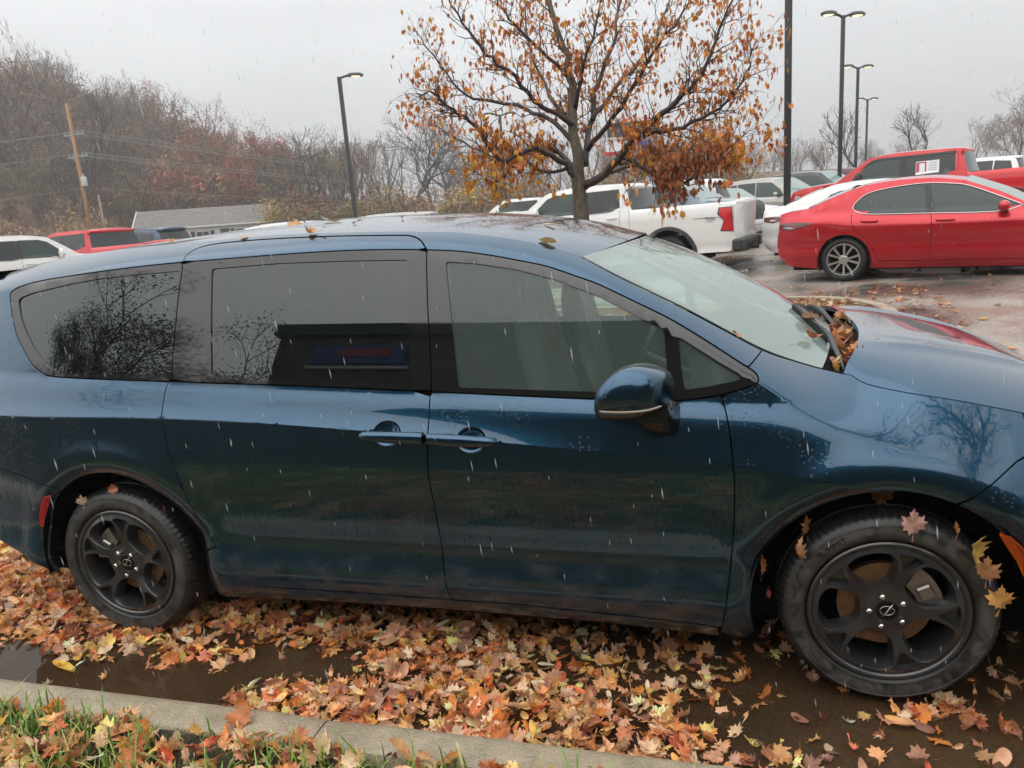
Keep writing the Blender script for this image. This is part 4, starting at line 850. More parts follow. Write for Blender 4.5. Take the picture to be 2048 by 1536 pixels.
def leafmat(name,objcol,wet=.28):
    m_,t,n,l,p=nodes_mat(name); c=n('ShaderNodeTexCoord').outputs['Object']
    if objcol: src=n('ShaderNodeObjectInfo').outputs['Color']
    else: a=n('ShaderNodeVertexColor'); a.layer_name='Col'; src=a.outputs[0]
    ns=nd(n,l,'Noise',c,Scale=24 if not objcol else 3.2,Detail=4); v=n('ShaderNodeVectorMath'); v.operation='SCALE'; l(src,v.inputs[0]); l(mr(n,l,ns.outputs[0],.3,.7,.72,1.25),v.inputs[3]); l(v.outputs[0],p.inputs['Base Color'])
    p.inputs['Roughness'].default_value=wet; p.inputs['IOR'].default_value=1.38
    tr=n('ShaderNodeBsdfTranslucent'); l(v.outputs[0],tr.inputs[0]); mx=n('ShaderNodeMixShader'); mx.inputs[0].default_value=.22; o=t.nodes['Material Output']; l(p.outputs[0],mx.inputs[1]); l(tr.outputs[0],mx.inputs[2]); l(mx.outputs[0],o.inputs[0])
leafmat('leaf_each',True); leafmat('leaf_mass',False)
LEAFME=[mesh('leaf',V,F,'leaf_each',smooth=True) for V,F in SHAPES]
def rotm(yaw,tx,ty): return np.array(Matrix.Rotation(yaw,3,'Z')@Matrix.Rotation(tx,3,'X')@Matrix.Rotation(ty,3,'Y'))
class LeafMass:
    def __init__(s): s.V=[];s.F=[];s.C=[];s.n=0
    def add(s,k,pos,size,M,col):
        V,F=SHAPES[k]; V=(V*size)@M.T+pos; s.V.append(V); s.F+=[tuple(i+s.n for i in f) for f in F]; s.n+=len(V); s.C.append(np.repeat(np.array([[*col,1]]),len(V),0))
    def make(s,name,parent=None,mat='leaf_mass'):
        me=mesh(name,np.concatenate(s.V),s.F,mat,smooth=True); ca=me.color_attributes.new('Col','FLOAT_COLOR','POINT'); ca.data.foreach_set('color',np.concatenate(s.C).astype(np.float32).ravel())
        return link(bpy.data.objects.new(name,me),parent)
def pcol(rg,bright=1):
    a,b=PAL[rg.integers(len(PAL))],PAL[rg.integers(len(PAL))]; t_=rg.uniform(0,.5); return np.clip((a*(1-t_)+b*t_)*rg.uniform(.6,1.2)*bright,0,1)
DENSE=[[(-4.9,.85),(-4.5,.75),(-3.98,.5),(-3.55,.2),(-3.18,.1),(-2.78,.3),(-2.83,.9),(-1.7,.9),(-1.35,.33),(-1.3,.02),(-1.53,-.15),(-1.85,-.22),(-1.94,-.04),(-2.2,.05),(-2.76,.07),(-3.0,-.04),(-3.22,-.15),(-3.6,-.09),(-3.9,-.13),(-4.6,.2)],[(-2.32,-.38),(-2.2,-.26),(-1.93,-.2),(-1.54,-.14),(-1.28,.03),(-1.03,-.15),(-.73,-.21),(-.5,-.40),(-.6,-.48),(-1.1,-.485),(-1.85,-.48)]]
MIDD=[[(-3.06,-.13),(-2.71,.02),(-2.42,-.07),(-2.53,-.18),(-2.84,-.23)],[(-1.47,.6),(-.93,.5),(-.58,.30),(-.53,-.07),(-.69,-.2),(-1.05,-.15),(-1.3,.02)],[(.02,.02),(.32,.08),(.27,-.1),(.02,-.16)],[(-3.46,-.19),(-3.11,-.1),(-3.02,-.2),(-3.24,-.32)],[(-.62,-.25),(-.2,-.3),(0,-.42),(-.6,-.47)]]
rg=np.random.default_rng(3)
def scatter(n_,x0,x1,y0,y1): return np.stack([rg.uniform(x0,x1,n_),rg.uniform(y0,y1,n_)],1)
items=[]   # (x,y,z,size,yaw,tx,ty,shape,colour,zone)
def put(P,zone,zf,size,tilt,bright=1):
    for q in P:
        items.append((q[0],q[1],zf(q),size[0]+(size[1]-size[0])*rg.random()**.8,rg.uniform(0,6.28),rg.normal(0,tilt),rg.normal(0,tilt),int(rg.integers(len(SHAPES))),pcol(rg,bright),zone))
P=scatter(15500,-5.2,1.2,-.485,1.0); dm=np.zeros(len(P))
for q in DENSE: dm=np.maximum(dm,inpoly(P,q)*1.0)
for q in MIDD: dm=np.maximum(dm,inpoly(P,q)*.42)
edge=np.min([segdist(P,np.array(q)) for q in DENSE],0); dm=np.where((dm<.3)&(edge<.07),.35,dm)
near_kerb=(P[:,1]<-.42)&(P[:,0]>-2.2); dm=np.where(near_kerb,np.maximum(dm,.35),dm)
dm=np.where((dm<.05)&(P[:,0]>-.9),.075,dm); dm=np.where((dm<.05),.012,dm)
keep=rg.random(len(P))<dm; P=P[keep]; dmk=dm[keep]; inner=np.where(dmk>.9,np.min([segdist(P,np.array(q)) for q in DENSE],0),0)
H_={(round(a[0],6),round(a[1],6)):(d_,e_) for a,d_,e_ in zip(P,dmk,inner)}
def zdrift(q):
    d_,e_=H_[(round(q[0],6),round(q[1],6))]; return .020+rg.uniform(0,1)*(.004+.050*min(1,e_/.16)*(d_>.9)+.01*(d_>.3))
put(P,'drift',zdrift,(.022,.084),.50,1.6)
# under the van and beyond, sparse over the lot, and on the planting island
P=scatter(900,-5.6,2.6,.9,3.4); put(P[rg.random(len(P))<.8],'lot',lambda q:float(ground_z(q[0],q[1]))+.012,(.05,.09),.2)
P=scatter(1500,-9,11,3.4,17); put(P[rg.random(len(P))<.45],'lot',lambda q:float(ground_z(q[0],q[1]))+.006,(.05,.10),.15,1.15)
P=scatter(3000,-4,1.9,5.2,8.3); ins=inpoly(P,np.array(capsule(1.45))); put(P[ins&(rg.random(len(P))<.6)],'island',lambda q:float(ground_z(q[0],q[1]))+.105+rg.uniform(0,.012),(.06,.10),.3)
P=scatter(240,.7,2.2,5.2,9.2); put(P,'lot',lambda q:float(ground_z(q[0],q[1]))+.008,(.05,.09),.2)
# verge: thick among the grass, thinning to the right
P=scatter(3400,-4.2,.9,-1.75,-.655); dens=np.interp(P[:,0],[-4.2,-3.2,-2.6,-2.1,-1.2,-.9,.9],[.5,.42,.62,.95,.95,.6,.5]); put(P[rg.random(len(P))<dens*.8],'verge',lambda q:.118+rg.uniform(0,.045),(.045,.105),.5,1.45)
P=np.array([(-2.12,-.61),(-.86,-.63),(-2.55,-.66),(-1.35,-.655),(-.35,-.60),(.1,-.57)]); put(P,'verge',lambda q:.142,(.07,.10),.3)
cols=np.array([it[:3] for it in items]); D=(cols-CAMP)@CF; px=1024+FPX*((cols-CAMP)@CR)/D; py=768-FPX*((cols-CAMP)@CU)/D; vis=(px>-30)&(px<2078)&(py>1080)&(py<1570)&(D>0)
sizepx=np.array([it[3] for it in items])/np.maximum(D,.1)*FPX; sizepx[~vis]=0; buried=np.array([it[2]<(.03 if it[9]=='drift' and dm_ else 0) for it,dm_ in zip(items,[True]*len(items))]); sc_=sizepx*np.where(np.array([it[9]=='drift' and it[2]<.035 for it in items]),.72,1)
order=np.argsort(-sc_); pick=set(order[:300].tolist())
LAB={'drift':('wet orange-brown maple leaf lying in the drift between van and kerb','leaves of the gutter drift'),'verge':('wet orange-brown maple leaf lying in the grass behind the kerb','leaves on the grass verge')}
mass={}
for i,it in enumerate(items):
    x,y,z,s_,yw,tx,ty,k,colr,zone=it
    if i in pick and zone in LAB:
        o=inst('maple_leaf',LEAFME[k],None,(x,y,z+.002),Matrix.Rotation(yw,3,'Z').to_euler(),(s_,s_,s_)); o.rotation_euler=(Matrix.Rotation(yw,3,'Z')@Matrix.Rotation(tx,3,'X')@Matrix.Rotation(ty,3,'Y')).to_euler(); o.color=(*colr,1); tag(o,LAB[zone][0],'leaf',LAB[zone][1])
    else: mass.setdefault(zone,LeafMass()).add(k,np.array([x,y,z]),s_,rotm(yw,tx,ty),colr)
for zone,nm,lb in (('drift','leaf_litter','soaked brown and orange leaves heaped in the gutter water'),('lot','lot_leaves','scattered wet leaves on the asphalt of the lot'),('island','island_leaves','bed of fallen leaves on the planting island'),('verge','verge_leaves','fallen leaves lying among the grass of the verge')):
    tag(mass[zone].make(nm),lb,'leaves',kind='stuff')
# grass blades
m_,t,n,l,p=nodes_mat('grass_blade'); oi=n('ShaderNodeVertexColor'); oi.layer_name='Col'; l(oi.outputs[0],p.inputs['Base Color']); p.inputs['Roughness'].default_value=.35
def grass(name,n_,x0,x1,y0,y1,h0,h1,label,dfun=None):
    x=rg.uniform(x0,x1,n_); y=rg.uniform(y0,y1,n_)
    if dfun is not None: k=rg.random(n_)<dfun(x,y); x,y=x[k],y[k]
    n_=len(x); h=rg.uniform(h0,h1,n_)*(.6+.6*rg.random(n_)); a=rg.uniform(0,6.28,n_); le=rg.uniform(.15,.9,n_)*h; w_=rg.uniform(.0018,.0038,n_); d=np.stack([np.cos(a),np.sin(a),0*a],1); s=np.stack([-np.sin(a),np.cos(a),0*a],1)*w_[:,None]; B=np.stack([x,y,np.full(n_,.10)],1); up=np.array([0,0,1.])
    p1=B+up*(h*.5)[:,None]+d*(le*.22)[:,None]; p2=B+up*(h*.85)[:,None]+d*(le*.6)[:,None]; p3=B+up*(h*.98)[:,None]+d*le[:,None]
    V=np.stack([B-s,B+s,p1-s,p1+s,p2-s*.7,p2+s*.7,p3],1).reshape(-1,3); i=np.arange(n_)*7
    F=np.concatenate([np.stack([i,i+1,i+3,i+2],1),np.stack([i+2,i+3,i+5,i+4],1)]).tolist()+np.stack([i+4,i+5,i+6],1).tolist()
    c=np.array([(.15,.30,.04),(.22,.38,.07),(.34,.42,.10),(.48,.44,.15),(.10,.22,.04)])[rg.integers(0,5,n_)]*rg.uniform(.7,1.25,(n_,1)); C_=np.repeat(np.concatenate([c,np.ones((n_,1))],1),7,0)
    me=mesh(name,V,F,'grass_blade'); ca=me.color_attributes.new('Col','FLOAT_COLOR','POINT'); ca.data.foreach_set('color',C_.astype(np.float32).ravel()); return tag(link(bpy.data.objects.new(name,me)),label,'grass',kind='stuff')
grass('grass',26000,-4.4,1.2,-1.8,-.665,.05,.13,'wet green grass growing behind the kerb',lambda x,y:np.interp(x,[-4.4,-2.9,-2.4,-1.2,-.9,1.2],[1,1,.45,.35,.5,.7])*(.35+.65*(np.sin(x*9+y*5)*np.sin(y*11-x*3)>-.2)))
# ------------------------------------------------------------------ parked vehicles
paint('red_paint',(.50,.003,.014),metal=.45,rough=.3,cior=1.45); paint('bright_red_paint',(.60,.006,.010),metal=.1,rough=.35,cior=1.42); paint('white_paint',(.78,.775,.75),metal=0,rough=.4); paint('silver_beige',(.42,.40,.36),metal=.5,rough=.4); paint('dark_grey_paint',(.05,.05,.055),metal=.5,rough=.4); paint('blue_grey_paint',(.20,.26,.30),metal=.4,rough=.4); paint('navy_paint',(.02,.05,.09),metal=.5,rough=.35); paint('maroon_paint',(.10,.03,.03),metal=.4,rough=.4)
pmat('lens_smoke',(.10,.012,.014),rough=.1,coat=1); pmat('car_glass',(.035,.055,.05),rough=.03,ior=1.5); pmat('screen_glass',(.22,.29,.27),rough=.05,ior=1.6); pmat('dark_glass',(.028,.033,.034),rough=.04,ior=1.5)
pmat('dark_plastic',(.035,.036,.038),rough=.45); pmat('bright_alloy',(.50,.49,.47),rough=.3,metal=.85); pmat('paper_white',(.75,.76,.78),rough=.6); pmat('paper_red',(.45,.05,.06),rough=.6); pmat('print_grey',(.22,.22,.26),rough=.6); pmat('decal_red',(.35,.03,.04),rough=.5); pmat('decal_dark',(.05,.05,.06),rough=.5)
def wheel_meshes(r,rr,wd,nsp,style):
    t=MB(); t.lathe([(rr,.02),(rr+.03,.0),(r-.05,-.006),(r-.018,.012),(r,.05),(r,wd-.05),(r-.03,wd),(rr,wd)],40); T=t.data('tyre','rubber',smooth=True,auto=40)
    m=MB(); m.lathe([(rr+.004,.03),(rr+.006,.0),(rr-.012,.002),(rr-.02,.03),(rr-.04,.14)],40)
    m.lathe([(0,.012),(.05,.012),(.07,.02),(.075,.05)],20)
    for k in range(nsp):
        for s in ((-1,1) if style=='pair' else (0,)):
            a=2*math.pi*k/nsp; a0=a+s*.16; a1=a+s*.27; w0,w1=(.012,.017) if style=='pair' else (.035,.05)
            def q(a_,r_,o): return (r_*math.cos(a_)-o*math.sin(a_),r_*math.sin(a_)+o*math.cos(a_))
            P=[q(a0,.05,-w0),q(a1,rr-.012,-w1),q(a1,rr-.012,w1),q(a0,.05,w0)]
            V=[(x,.016,z) for x,z in P]+[(x,.05,z) for x,z in P]; V[1]=(V[1][0],.006,V[1][2]); V[2]=(V[2][0],.006,V[2][2]); m.add(V,[(0,1,2,3),(0,4,5,1),(1,5,6,2),(2,6,7,3),(3,7,4,0)])
    Rm=m.data('rim','bright_alloy' if style=='pair' else 'dark_plastic',smooth=False)
    d=MB(); d.lathe([(.0,.10),(rr*.95,.10)],24); Dk=d.data('brake_disc','matte_black')
    return T,Rm,Dk
WM={'sedan':wheel_meshes(.335,.242,.22,5,'pair'),'truck':wheel_meshes(.42,.235,.27,6,'solid'),'suv':wheel_meshes(.36,.24,.23,5,'solid')}
def car(name,label,S,loc,yaw,col,group=None,z=None,detail=1):
    zz=float(ground_z(loc[0],loc[1])) if z is None else z
    T=thing(name,label,S['cat'],(loc[0],loc[1],zz),yaw,group)
    segs=S['top']; pts=[];own=[]
    for nm,mt,P in segs:
        Q=smoothline(P,n=3) if len(P)>2 else np.array(P,float)
        pts.append(resamp(Q,.09,False))
    O=[pts[0]]+[q[1:] for q in pts[1:]]; O=np.concatenate(O)
    W=S['W']; xr,xf=O[:,0].min(),O[:,0].max(); rf=S.get('fil',.07); zb0,zbk=S['belt']; tum=S['tum']
    def hw(x,z_):
        x=np.asarray(x,float); z_=np.asarray(z_,float); zb=zb0+zbk*x
        w_=W-.07*np.clip((.48-z_)/.3,0,1)**2-.022*np.exp(-((z_-.55)/.10)**2)-S.get('sh',.012)*np.clip((z_-(zb-S.get('shz',.16)))/S.get('shz',.16),0,1)**1.3-S.get('tuck',0)*np.clip((zb-S.get('shz',.16)-z_)/.6,0,1)**1.6
        t=np.maximum(z_-zb,0); w_=w_-.03*np.clip(t/.05,0,1)-tum*t-.10*t*t
        w_=w_-S.get('ft',.22)*(np.maximum(x-(xf-.9),0)/.9)**2.2-S.get('rt',.10)*(np.maximum(xr+.7-x,0)/.7)**2.2
        d=segdist(np.stack([x,z_],1),O,False); k=np.clip((rf-d)/rf,0,1); return w_-rf*(1-np.sqrt(np.maximum(1-k*k,0)))
    def patch(nm,poly,mat,sd,off,parent=None,grid=.09,step=.06,fl=.012):
        if isinstance(poly,str): poly,mat=mat,poly
        V2,F,nb,ln=tri2d(orient(resamp(poly,step)),[],grid); w_=hw(V2[:,0],V2[:,1]); e=.004
        nx=-(hw(V2[:,0]+e,V2[:,1])-hw(V2[:,0]-e,V2[:,1]))/(2*e); nz_=-(hw(V2[:,0],V2[:,1]+e)-hw(V2[:,0],V2[:,1]-e))/(2*e); n_=np.stack([nx,np.ones_like(nx),nz_],1); n_/=np.linalg.norm(n_,axis=1)[:,None]
        V=np.stack([V2[:,0],w_,V2[:,1]],1)+n_*off; F=[f if ((V2[f[1]]-V2[f[0]])[0]*(V2[f[2]]-V2[f[0]])[1]-(V2[f[1]]-V2[f[0]])[1]*(V2[f[2]]-V2[f[0]])[0])<0 else f[::-1] for f in F]
        if fl:
            B=V[:nb]; D=B-n_[:nb]*fl; k=len(V); V=np.concatenate([V,B,D]); n_=np.concatenate([n_,n_[:nb],n_[:nb]]); F=F+[(k+i,k+nb+i,k+nb+(i+1)%nb,k+(i+1)%nb) for i in range(nb)]
        if sd<0: V=V*[1,-1,1]; n_=n_*[1,-1,1]; F=[f[::-1] for f in F]
        return obj(nm,V,F,mat,parent or T,smooth=True,nrm=n_)
    # side skins with wheel arches cut out
    sill=S['sill']; ar=S['ar']; wz=S['wr']; axles=S['axles']
    bot=[]
    for xa in sorted(axles,reverse=True):
        a0=math.asin((sill-wz)/ar); bot+=[(xa+ar*math.cos(a),wz+ar*math.sin(a)) for a in np.linspace(a0,math.pi-a0,18)]
    sides=S.get('near',(1,-1))
    for sd in (1,-1): patch('side_panel',[tuple(q) for q in O]+bot,col,sd,0,fl=.0,grid=.075)
    # strips over the top from tail to nose
    for (nm,mt,P),Q in zip(segs,pts):
        mt=col if mt=='body' else mt; n_=len(Q); w_=hw(Q[:,0],Q[:,1]); t=np.gradient(Q,axis=0); t/=np.linalg.norm(t,axis=1)[:,None]+1e-9; nn=np.stack([-t[:,1],t[:,0]],1)
        cr={'roof':.045,'hood':.05,'deck':.02,'bed':0,'windscreen':.07,'rear_window':.07}.get(nm.split('.')[0],.06 if abs(t[n_//2][1])>.6 else .03); vv=np.linspace(-1,1,13); V=[]
        for i in range(n_):
            for v in vv:
                k=cr*(1-abs(v)**2.3); V.append((Q[i,0]+nn[i,0]*k,v*w_[i],Q[i,1]+nn[i,1]*k))
        F=[(i*13+j,(i+1)*13+j,(i+1)*13+j+1,i*13+j+1) for i in range(n_-1) for j in range(12)]
        o=obj(nm,V,F,mt,T,smooth=True)
        if nm in ('windscreen','rear_window') and mt!=col:
            pass
    for sd in sides:
        for wi,(nm,mat,poly) in enumerate(S['win']): 
            patch('window_surround',inset(resamp(poly,.05),-.018),S.get('trim','dark_plastic'),sd,.002,fl=.01); patch(nm,poly,mat,sd,.006,fl=.004)
        for nm,mat,poly,off in S.get('patch',[]): patch(nm,poly,col if mat=='body' else mat,sd,off)
        for ln in S.get('lines',[]):
            Q=resamp(smoothline(ln,n=3) if len(ln)>2 else np.array(ln,float),.06,False); w_=hw(Q[:,0],Q[:,1]); m=MB(); m.tube(np.stack([Q[:,0],sd*(w_-.0015),Q[:,1]],1),.0045,4); m.make('door_seam','matte_black',T)
        for ln,rad in S.get('chrome',[]):
            Q=resamp(smoothline(ln,n=3),.06,False); w_=hw(Q[:,0],Q[:,1]); m=MB(); m.tube(np.stack([Q[:,0],sd*(w_+.006),Q[:,1]],1),rad,5); m.make('window_moulding','chrome',T,smooth=True)
        for hx,hz in S.get('handles',[]):
            m=MB(); w_=float(hw(np.array([hx]),np.array([hz]))[0]); m.tube([(hx-.12,sd*w_,hz+.004),(hx-.10,sd*(w_+.028),hz+.004),(hx,sd*(w_+.034),hz),(hx+.10,sd*(w_+.028),hz-.002),(hx+.12,sd*w_,hz-.004)],[.008,.013,.015,.013,.008],6); m.make('door_handle',col if S.get('hcol') is None else S['hcol'],T,smooth=True)
        if 'mirror' in S:
            mx,mz,big=S['mirror']; w_=float(hw(np.array([mx]),np.array([mz]))[0]); m=MB(); K=14
            V=[];nn=9
            for i in range(nn):
                v=-1+2*i/(nn-1); s_=max(.12,(1-abs(v)**3)**.5)
                for k in range(K): a=2*math.pi*k/K; V.append((mx+(.075 if not big else .06)*s_*math.cos(a)-(.02 if math.cos(a)<0 else 0)*0,sd*(w_+.14+.095*v),mz+.02+(.075 if not big else .13)*s_*math.sin(a)))
            m.add(V,[(i*K+k,i*K+(k+1)%K,(i+1)*K+(k+1)%K,(i+1)*K+k) for i in range(nn-1) for k in range(K)]+[tuple(range(K)),tuple((nn-1)*K+k for k in range(K))]); mo=m.make('door_mirror',S.get('mcol',col) or col,T,smooth=True)
            m=MB(); m.tube([(mx+.02,sd*(w_-.02),mz-.06),(mx+.01,sd*(w_+.10),mz-.04)],[.045,.03],8); m.make('mirror_stalk','dark_plastic',mo,smooth=True)
        Tm,Rm,Dk=WM[S['wm']]
        if S.get('flare'):
            for xa in axles:
                m=MB(); aa_=np.linspace(-.12,math.pi+.12,24); P=np.array([(xa+(ar+.02)*math.cos(a),wz+(ar+.02)*math.sin(a)) for a in aa_]); w_=hw(P[:,0],np.maximum(P[:,1],sill)); ext_=S['flare']
                V=[]
                for (x,z_),wv_,a in zip(P,w_,aa_):
                    for rr_,oo in ((ar-.012,-.03),(ar-.012,ext_),(ar+.045,ext_*.9),(ar+.062,.002)): V.append((xa+rr_*math.cos(a),sd*(wv_+oo),wz+rr_*math.sin(a)))
                m.add(V,[(i*4+k,i*4+k+1,(i+1)*4+k+1,(i+1)*4+k) for i in range(23) for k in range(3)]); m.make('wheel_arch_moulding','dark_plastic',T,smooth=True,auto=40)
    for xa in axles:
        for sd in (1,-1):
            Tm,Rm,Dk=WM[S['wm']]; w_=bpy.data.objects.new('wheel',None); link(w_,T); w_.location=(xa,sd*(W-.03),wz); w_.rotation_euler=(0,0,math.pi if sd>0 else 0)
            inst('tyre',Tm,w_); inst('rim',Rm,w_,rot=(0,.35*xa,0)); inst('brake_disc',Dk,w_)
        m=MB(); m.lathe([(ar+.012,-W+.05),(ar+.012,W-.05)],28,'y',(xa,0,wz)); m.box((xa,0,wz+.1),(ar*1.9,2*W-.55,.5)); 
        V=np.concatenate(m.V); F=[f for f in m.F if V[list(f)][:,2].mean()>sill-.02]; obj('wheel_well',V,F,'matte_black',T)
    m=MB(); m.box(((axles[0]+axles[1])/2,0,sill+.03),(xf-xr-.5,2*W-.35,.10)); m.make('underbody','matte_black',T)
    T['_']=0; del T['_']
    return T,patch,hw
SEDAN=dict(cat='car',sh=.07,shz=.14,tuck=.07,W=.92,sill=.19,ar=.385,wr=.335,axles=(0,2.825),belt=(1.0,-.03),tum=.36,wm='sedan',fil=.09,ft=.30,rt=.20,
 top=[('rear_bumper','body',[(-.90,.24),(-1.04,.36),(-1.10,.50),(-1.09,.66),(-1.06,.80)]),('trunk_panel','body',[(-1.06,.80),(-1.05,.95),(-1.06,1.07)]),('deck','body',[(-1.06,1.07),(-.9,1.105),(-.68,1.125),(-.60,1.13)]),('rear_window','screen_glass',[(-.60,1.13),(-.3,1.26),(.04,1.385)]),('roof','body',[(.04,1.385),(.25,1.435),(.55,1.468),(.9,1.475),(1.2,1.462),(1.55,1.40)]),('windscreen','screen_glass',[(1.55,1.40),(1.99,1.215),(2.30,1.045),(2.45,.97)]),('hood','body',[(2.45,.97),(2.8,.90),(3.3,.82),(3.6,.74)]),('front_bumper','body',[(3.6,.74),(3.76,.62),(3.80,.45),(3.74,.22)])],
 win=[('window','car_glass',[(.13,1.11),(.14,1.155),(.25,1.265),(.40,1.32),(.67,1.36),(1.04,1.382),(1.06,1.37),(1.12,.995),(.42,1.02),(.22,1.05),(.14,1.085)]),('window','car_glass',[(1.12,1.385),(1.42,1.345),(1.60,1.305),(1.92,1.165),(2.2,1.03),(2.18,1.01),(1.98,.965),(1.22,.99),(1.20,1.0)])],trim='dark_plastic',
 chrome=[([(.11,1.08),(.10,1.12),(.13,1.18),(.24,1.285),(.39,1.338),(.67,1.38),(1.06,1.40),(1.43,1.362),(1.61,1.32),(1.93,1.18),(2.27,1.015)],.008),([(.11,1.08),(.20,1.03),(.40,1.0),(1.15,.972),(1.98,.945),(2.27,1.015)],.008)],
 lines=[[(1.09,1.38),(1.165,.97),(1.19,.8),(1.18,.24)],[(.11,1.07),(.10,.94),(.18,.76),(.34,.62),(.45,.4),(.5,.28)],[(2.32,.96),(2.36,.7),(2.34,.25)],[(-.42,.86),(-.36,.60)]],handles=[(.36,.905),(1.36,.872)],mirror=(2.06,1.0,False),
 patch=[('pillar_panel','dark_plastic',[(1.045,1.375),(1.115,1.38),(1.215,.99),(1.115,.995)],.008),('tail_lamp','lens_smoke',[(-1.0,.925),(-.75,.94),(-.53,.93),(-.45,.912),(-.59,.86),(-.80,.815),(-.98,.84)],.006),('sill_trim','red_paint',[(.5,.25),(2.3,.25),(2.3,.29),(.5,.30)],.012)])
PICK=dict(cat='pickup',sh=.03,shz=.2,tuck=.03,W=1.0,sill=.46,ar=.55,wr=.42,axles=(0,3.75),belt=(1.40,0),tum=.16,wm='truck',fil=.05,ft=.12,rt=.02,flare=.045,
 top=[('rear_bumper','dark_plastic',[(-1.30,.48),(-1.42,.52),(-1.44,.66),(-1.36,.70)]),('tailgate','body',[(-1.36,.70),(-1.34,1.0),(-1.35,1.30),(-1.37,1.43),(-1.33,1.445)]),('bed','dark_plastic',[(-1.33,1.445),(-.3,1.43),(.80,1.415)]),('rear_window','dark_glass',[(.80,1.415),(.87,1.62),(.93,1.84)]),('roof','body',[(.93,1.84),(.90,1.925),(1.3,1.955),(1.9,1.965),(2.4,1.955),(2.82,1.90)]),('windscreen','screen_glass',[(2.82,1.90),(3.2,1.65),(3.52,1.41)]),('hood','body',[(3.52,1.41),(3.9,1.375),(4.3,1.33),(4.52,1.27)]),('grille','dark_plastic',[(4.52,1.27),(4.60,1.12),(4.60,.80)]),('front_bumper','chrome',[(4.60,.80),(4.66,.70),(4.62,.52),(4.5,.42)])],
 win=[('window','dark_glass',[(2.04,1.83),(1.10,1.845),(1.07,1.50),(1.18,1.44),(1.35,1.40),(1.89,1.385),(2.02,1.40)]),('window','car_glass',[(3.14,1.45),(3.02,1.56),(2.79,1.76),(2.60,1.82),(2.16,1.835),(2.15,1.42),(3.10,1.40)])],trim='dark_plastic',
 lines=[[(2.09,1.86),(2.09,1.3),(2.10,.6)],[(1.02,1.86),(.99,1.5),(1.05,1.40),(1.02,.75),(1.15,.6)],[(.83,1.40),(.82,.55)],[(3.2,1.40),(3.25,1.0),(3.15,.6)]],handles=[(1.22,1.27),(2.28,1.27)],mirror=(3.0,1.45,True),
 patch=[('lamp_surround','dark_plastic',[(-1.05,1.345),(-1.31,1.35),(-1.33,.865),(-1.075,.88),(-1.145,1.08),(-1.02,1.22)],.003),('pillar_panel','dark_plastic',[(2.03,1.84),(2.17,1.84),(2.16,1.40),(2.01,1.40)],.009),('tail_lamp','lens_red',[(-1.08,1.33),(-1.30,1.335),(-1.32,.88),(-1.10,.90),(-1.17,1.08),(-1.05,1.22)],.008),('head_lamp','lens_clear',[(4.46,1.18),(4.34,1.17),(4.34,1.03),(4.38,.96),(4.5,.95)],.006),('rocker_panel','dark_plastic',[(.62,.48),(3.1,.48),(3.1,.56),(.62,.56)],.006)])
SUV=dict(cat='suv',sh=.05,shz=.18,tuck=.04,W=.94,sill=.30,ar=.43,wr=.36,axles=(0,2.85),belt=(1.10,-.02),tum=.24,wm='suv',fil=.07,ft=.22,rt=.10,flare=.02,
 top=[('rear_bumper','body',[(-.92,.36),(-1.04,.46),(-1.06,.70),(-1.02,.80)]),('tailgate','body',[(-1.02,.80),(-1.03,1.0),(-.99,1.14)]),('rear_window','dark_glass',[(-.99,1.14),(-.90,1.42),(-.80,1.66)]),('roof','body',[(-.80,1.66),(-.93,1.735),(-.5,1.775),(.4,1.80),(1.2,1.79),(1.75,1.73)]),('windscreen','screen_glass',[(1.75,1.73),(2.2,1.45),(2.62,1.16)]),('hood','body',[(2.62,1.16),(3.0,1.11),(3.35,1.04),(3.55,.95)]),('grille','dark_plastic',[(3.55,.95),(3.64,.82),(3.65,.62)]),('front_bumper','body',[(3.65,.62),(3.67,.50),(3.60,.34),(3.45,.28)])],
 win=[('window','dark_glass',[(-.72,1.20),(-.62,1.58),(-.05,1.64),(-.02,1.16)]),('window','dark_glass',[(.05,1.155),(.05,1.645),(.85,1.655),(.92,1.135)]),('window','car_glass',[(1.0,1.13),(.94,1.655),(1.6,1.62),(2.05,1.35),(2.25,1.12)])],trim='dark_plastic',
 lines=[[(.89,1.68),(.96,1.1),(.95,.4)],[(-.02,1.66),(.02,1.1),(.25,.75),(.42,.45)],[(2.25,1.1),(2.3,.45)]],handles=[(.2,1.02),(1.12,1.0)],mirror=(2.0,1.18,False),
 patch=[('tail_lamp','lens_red',[(-.97,1.17),(-.84,1.20),(-.72,1.12),(-.75,.95),(-.98,.98)],.006),('head_lamp','lens_clear',[(3.50,.945),(3.15,.97),(3.02,.93),(3.25,.85),(3.56,.80)],.006),('lower_cladding','dark_plastic',[(.45,.31),(2.4,.31),(2.4,.42),(.45,.42)],.008)])
import copy
def mod(S,**k): s=dict(S); s.update(k); return s
# red sedan close by and the white one behind it
SED,sp,shw=car('sedan','shiny red sedan with silver spoked wheels and chrome window trim','x' and SEDAN,(1.675,10.983),R(-21.08),'red_paint',z=.363)
P=[(-.98,.885),(-.62,.90),(-.50,.905),(-.60,.872),(-.82,.83)]
for sd in (1,-1): sp('reversing_lamp','lens_clear',[(-.95,.86),(-.80,.835),(-.72,.85),(-.84,.875)],sd,.010)
c_,s_=math.cos(R(-21.08)),math.sin(R(-21.08))
car('sedan','white sedan almost hidden behind the red sedan',mod(SEDAN,chrome=[]),(1.675-s_*2.75-c_*1.15,10.983+c_*2.75-s_*1.15),R(-21.08),'white_paint',z=.40)
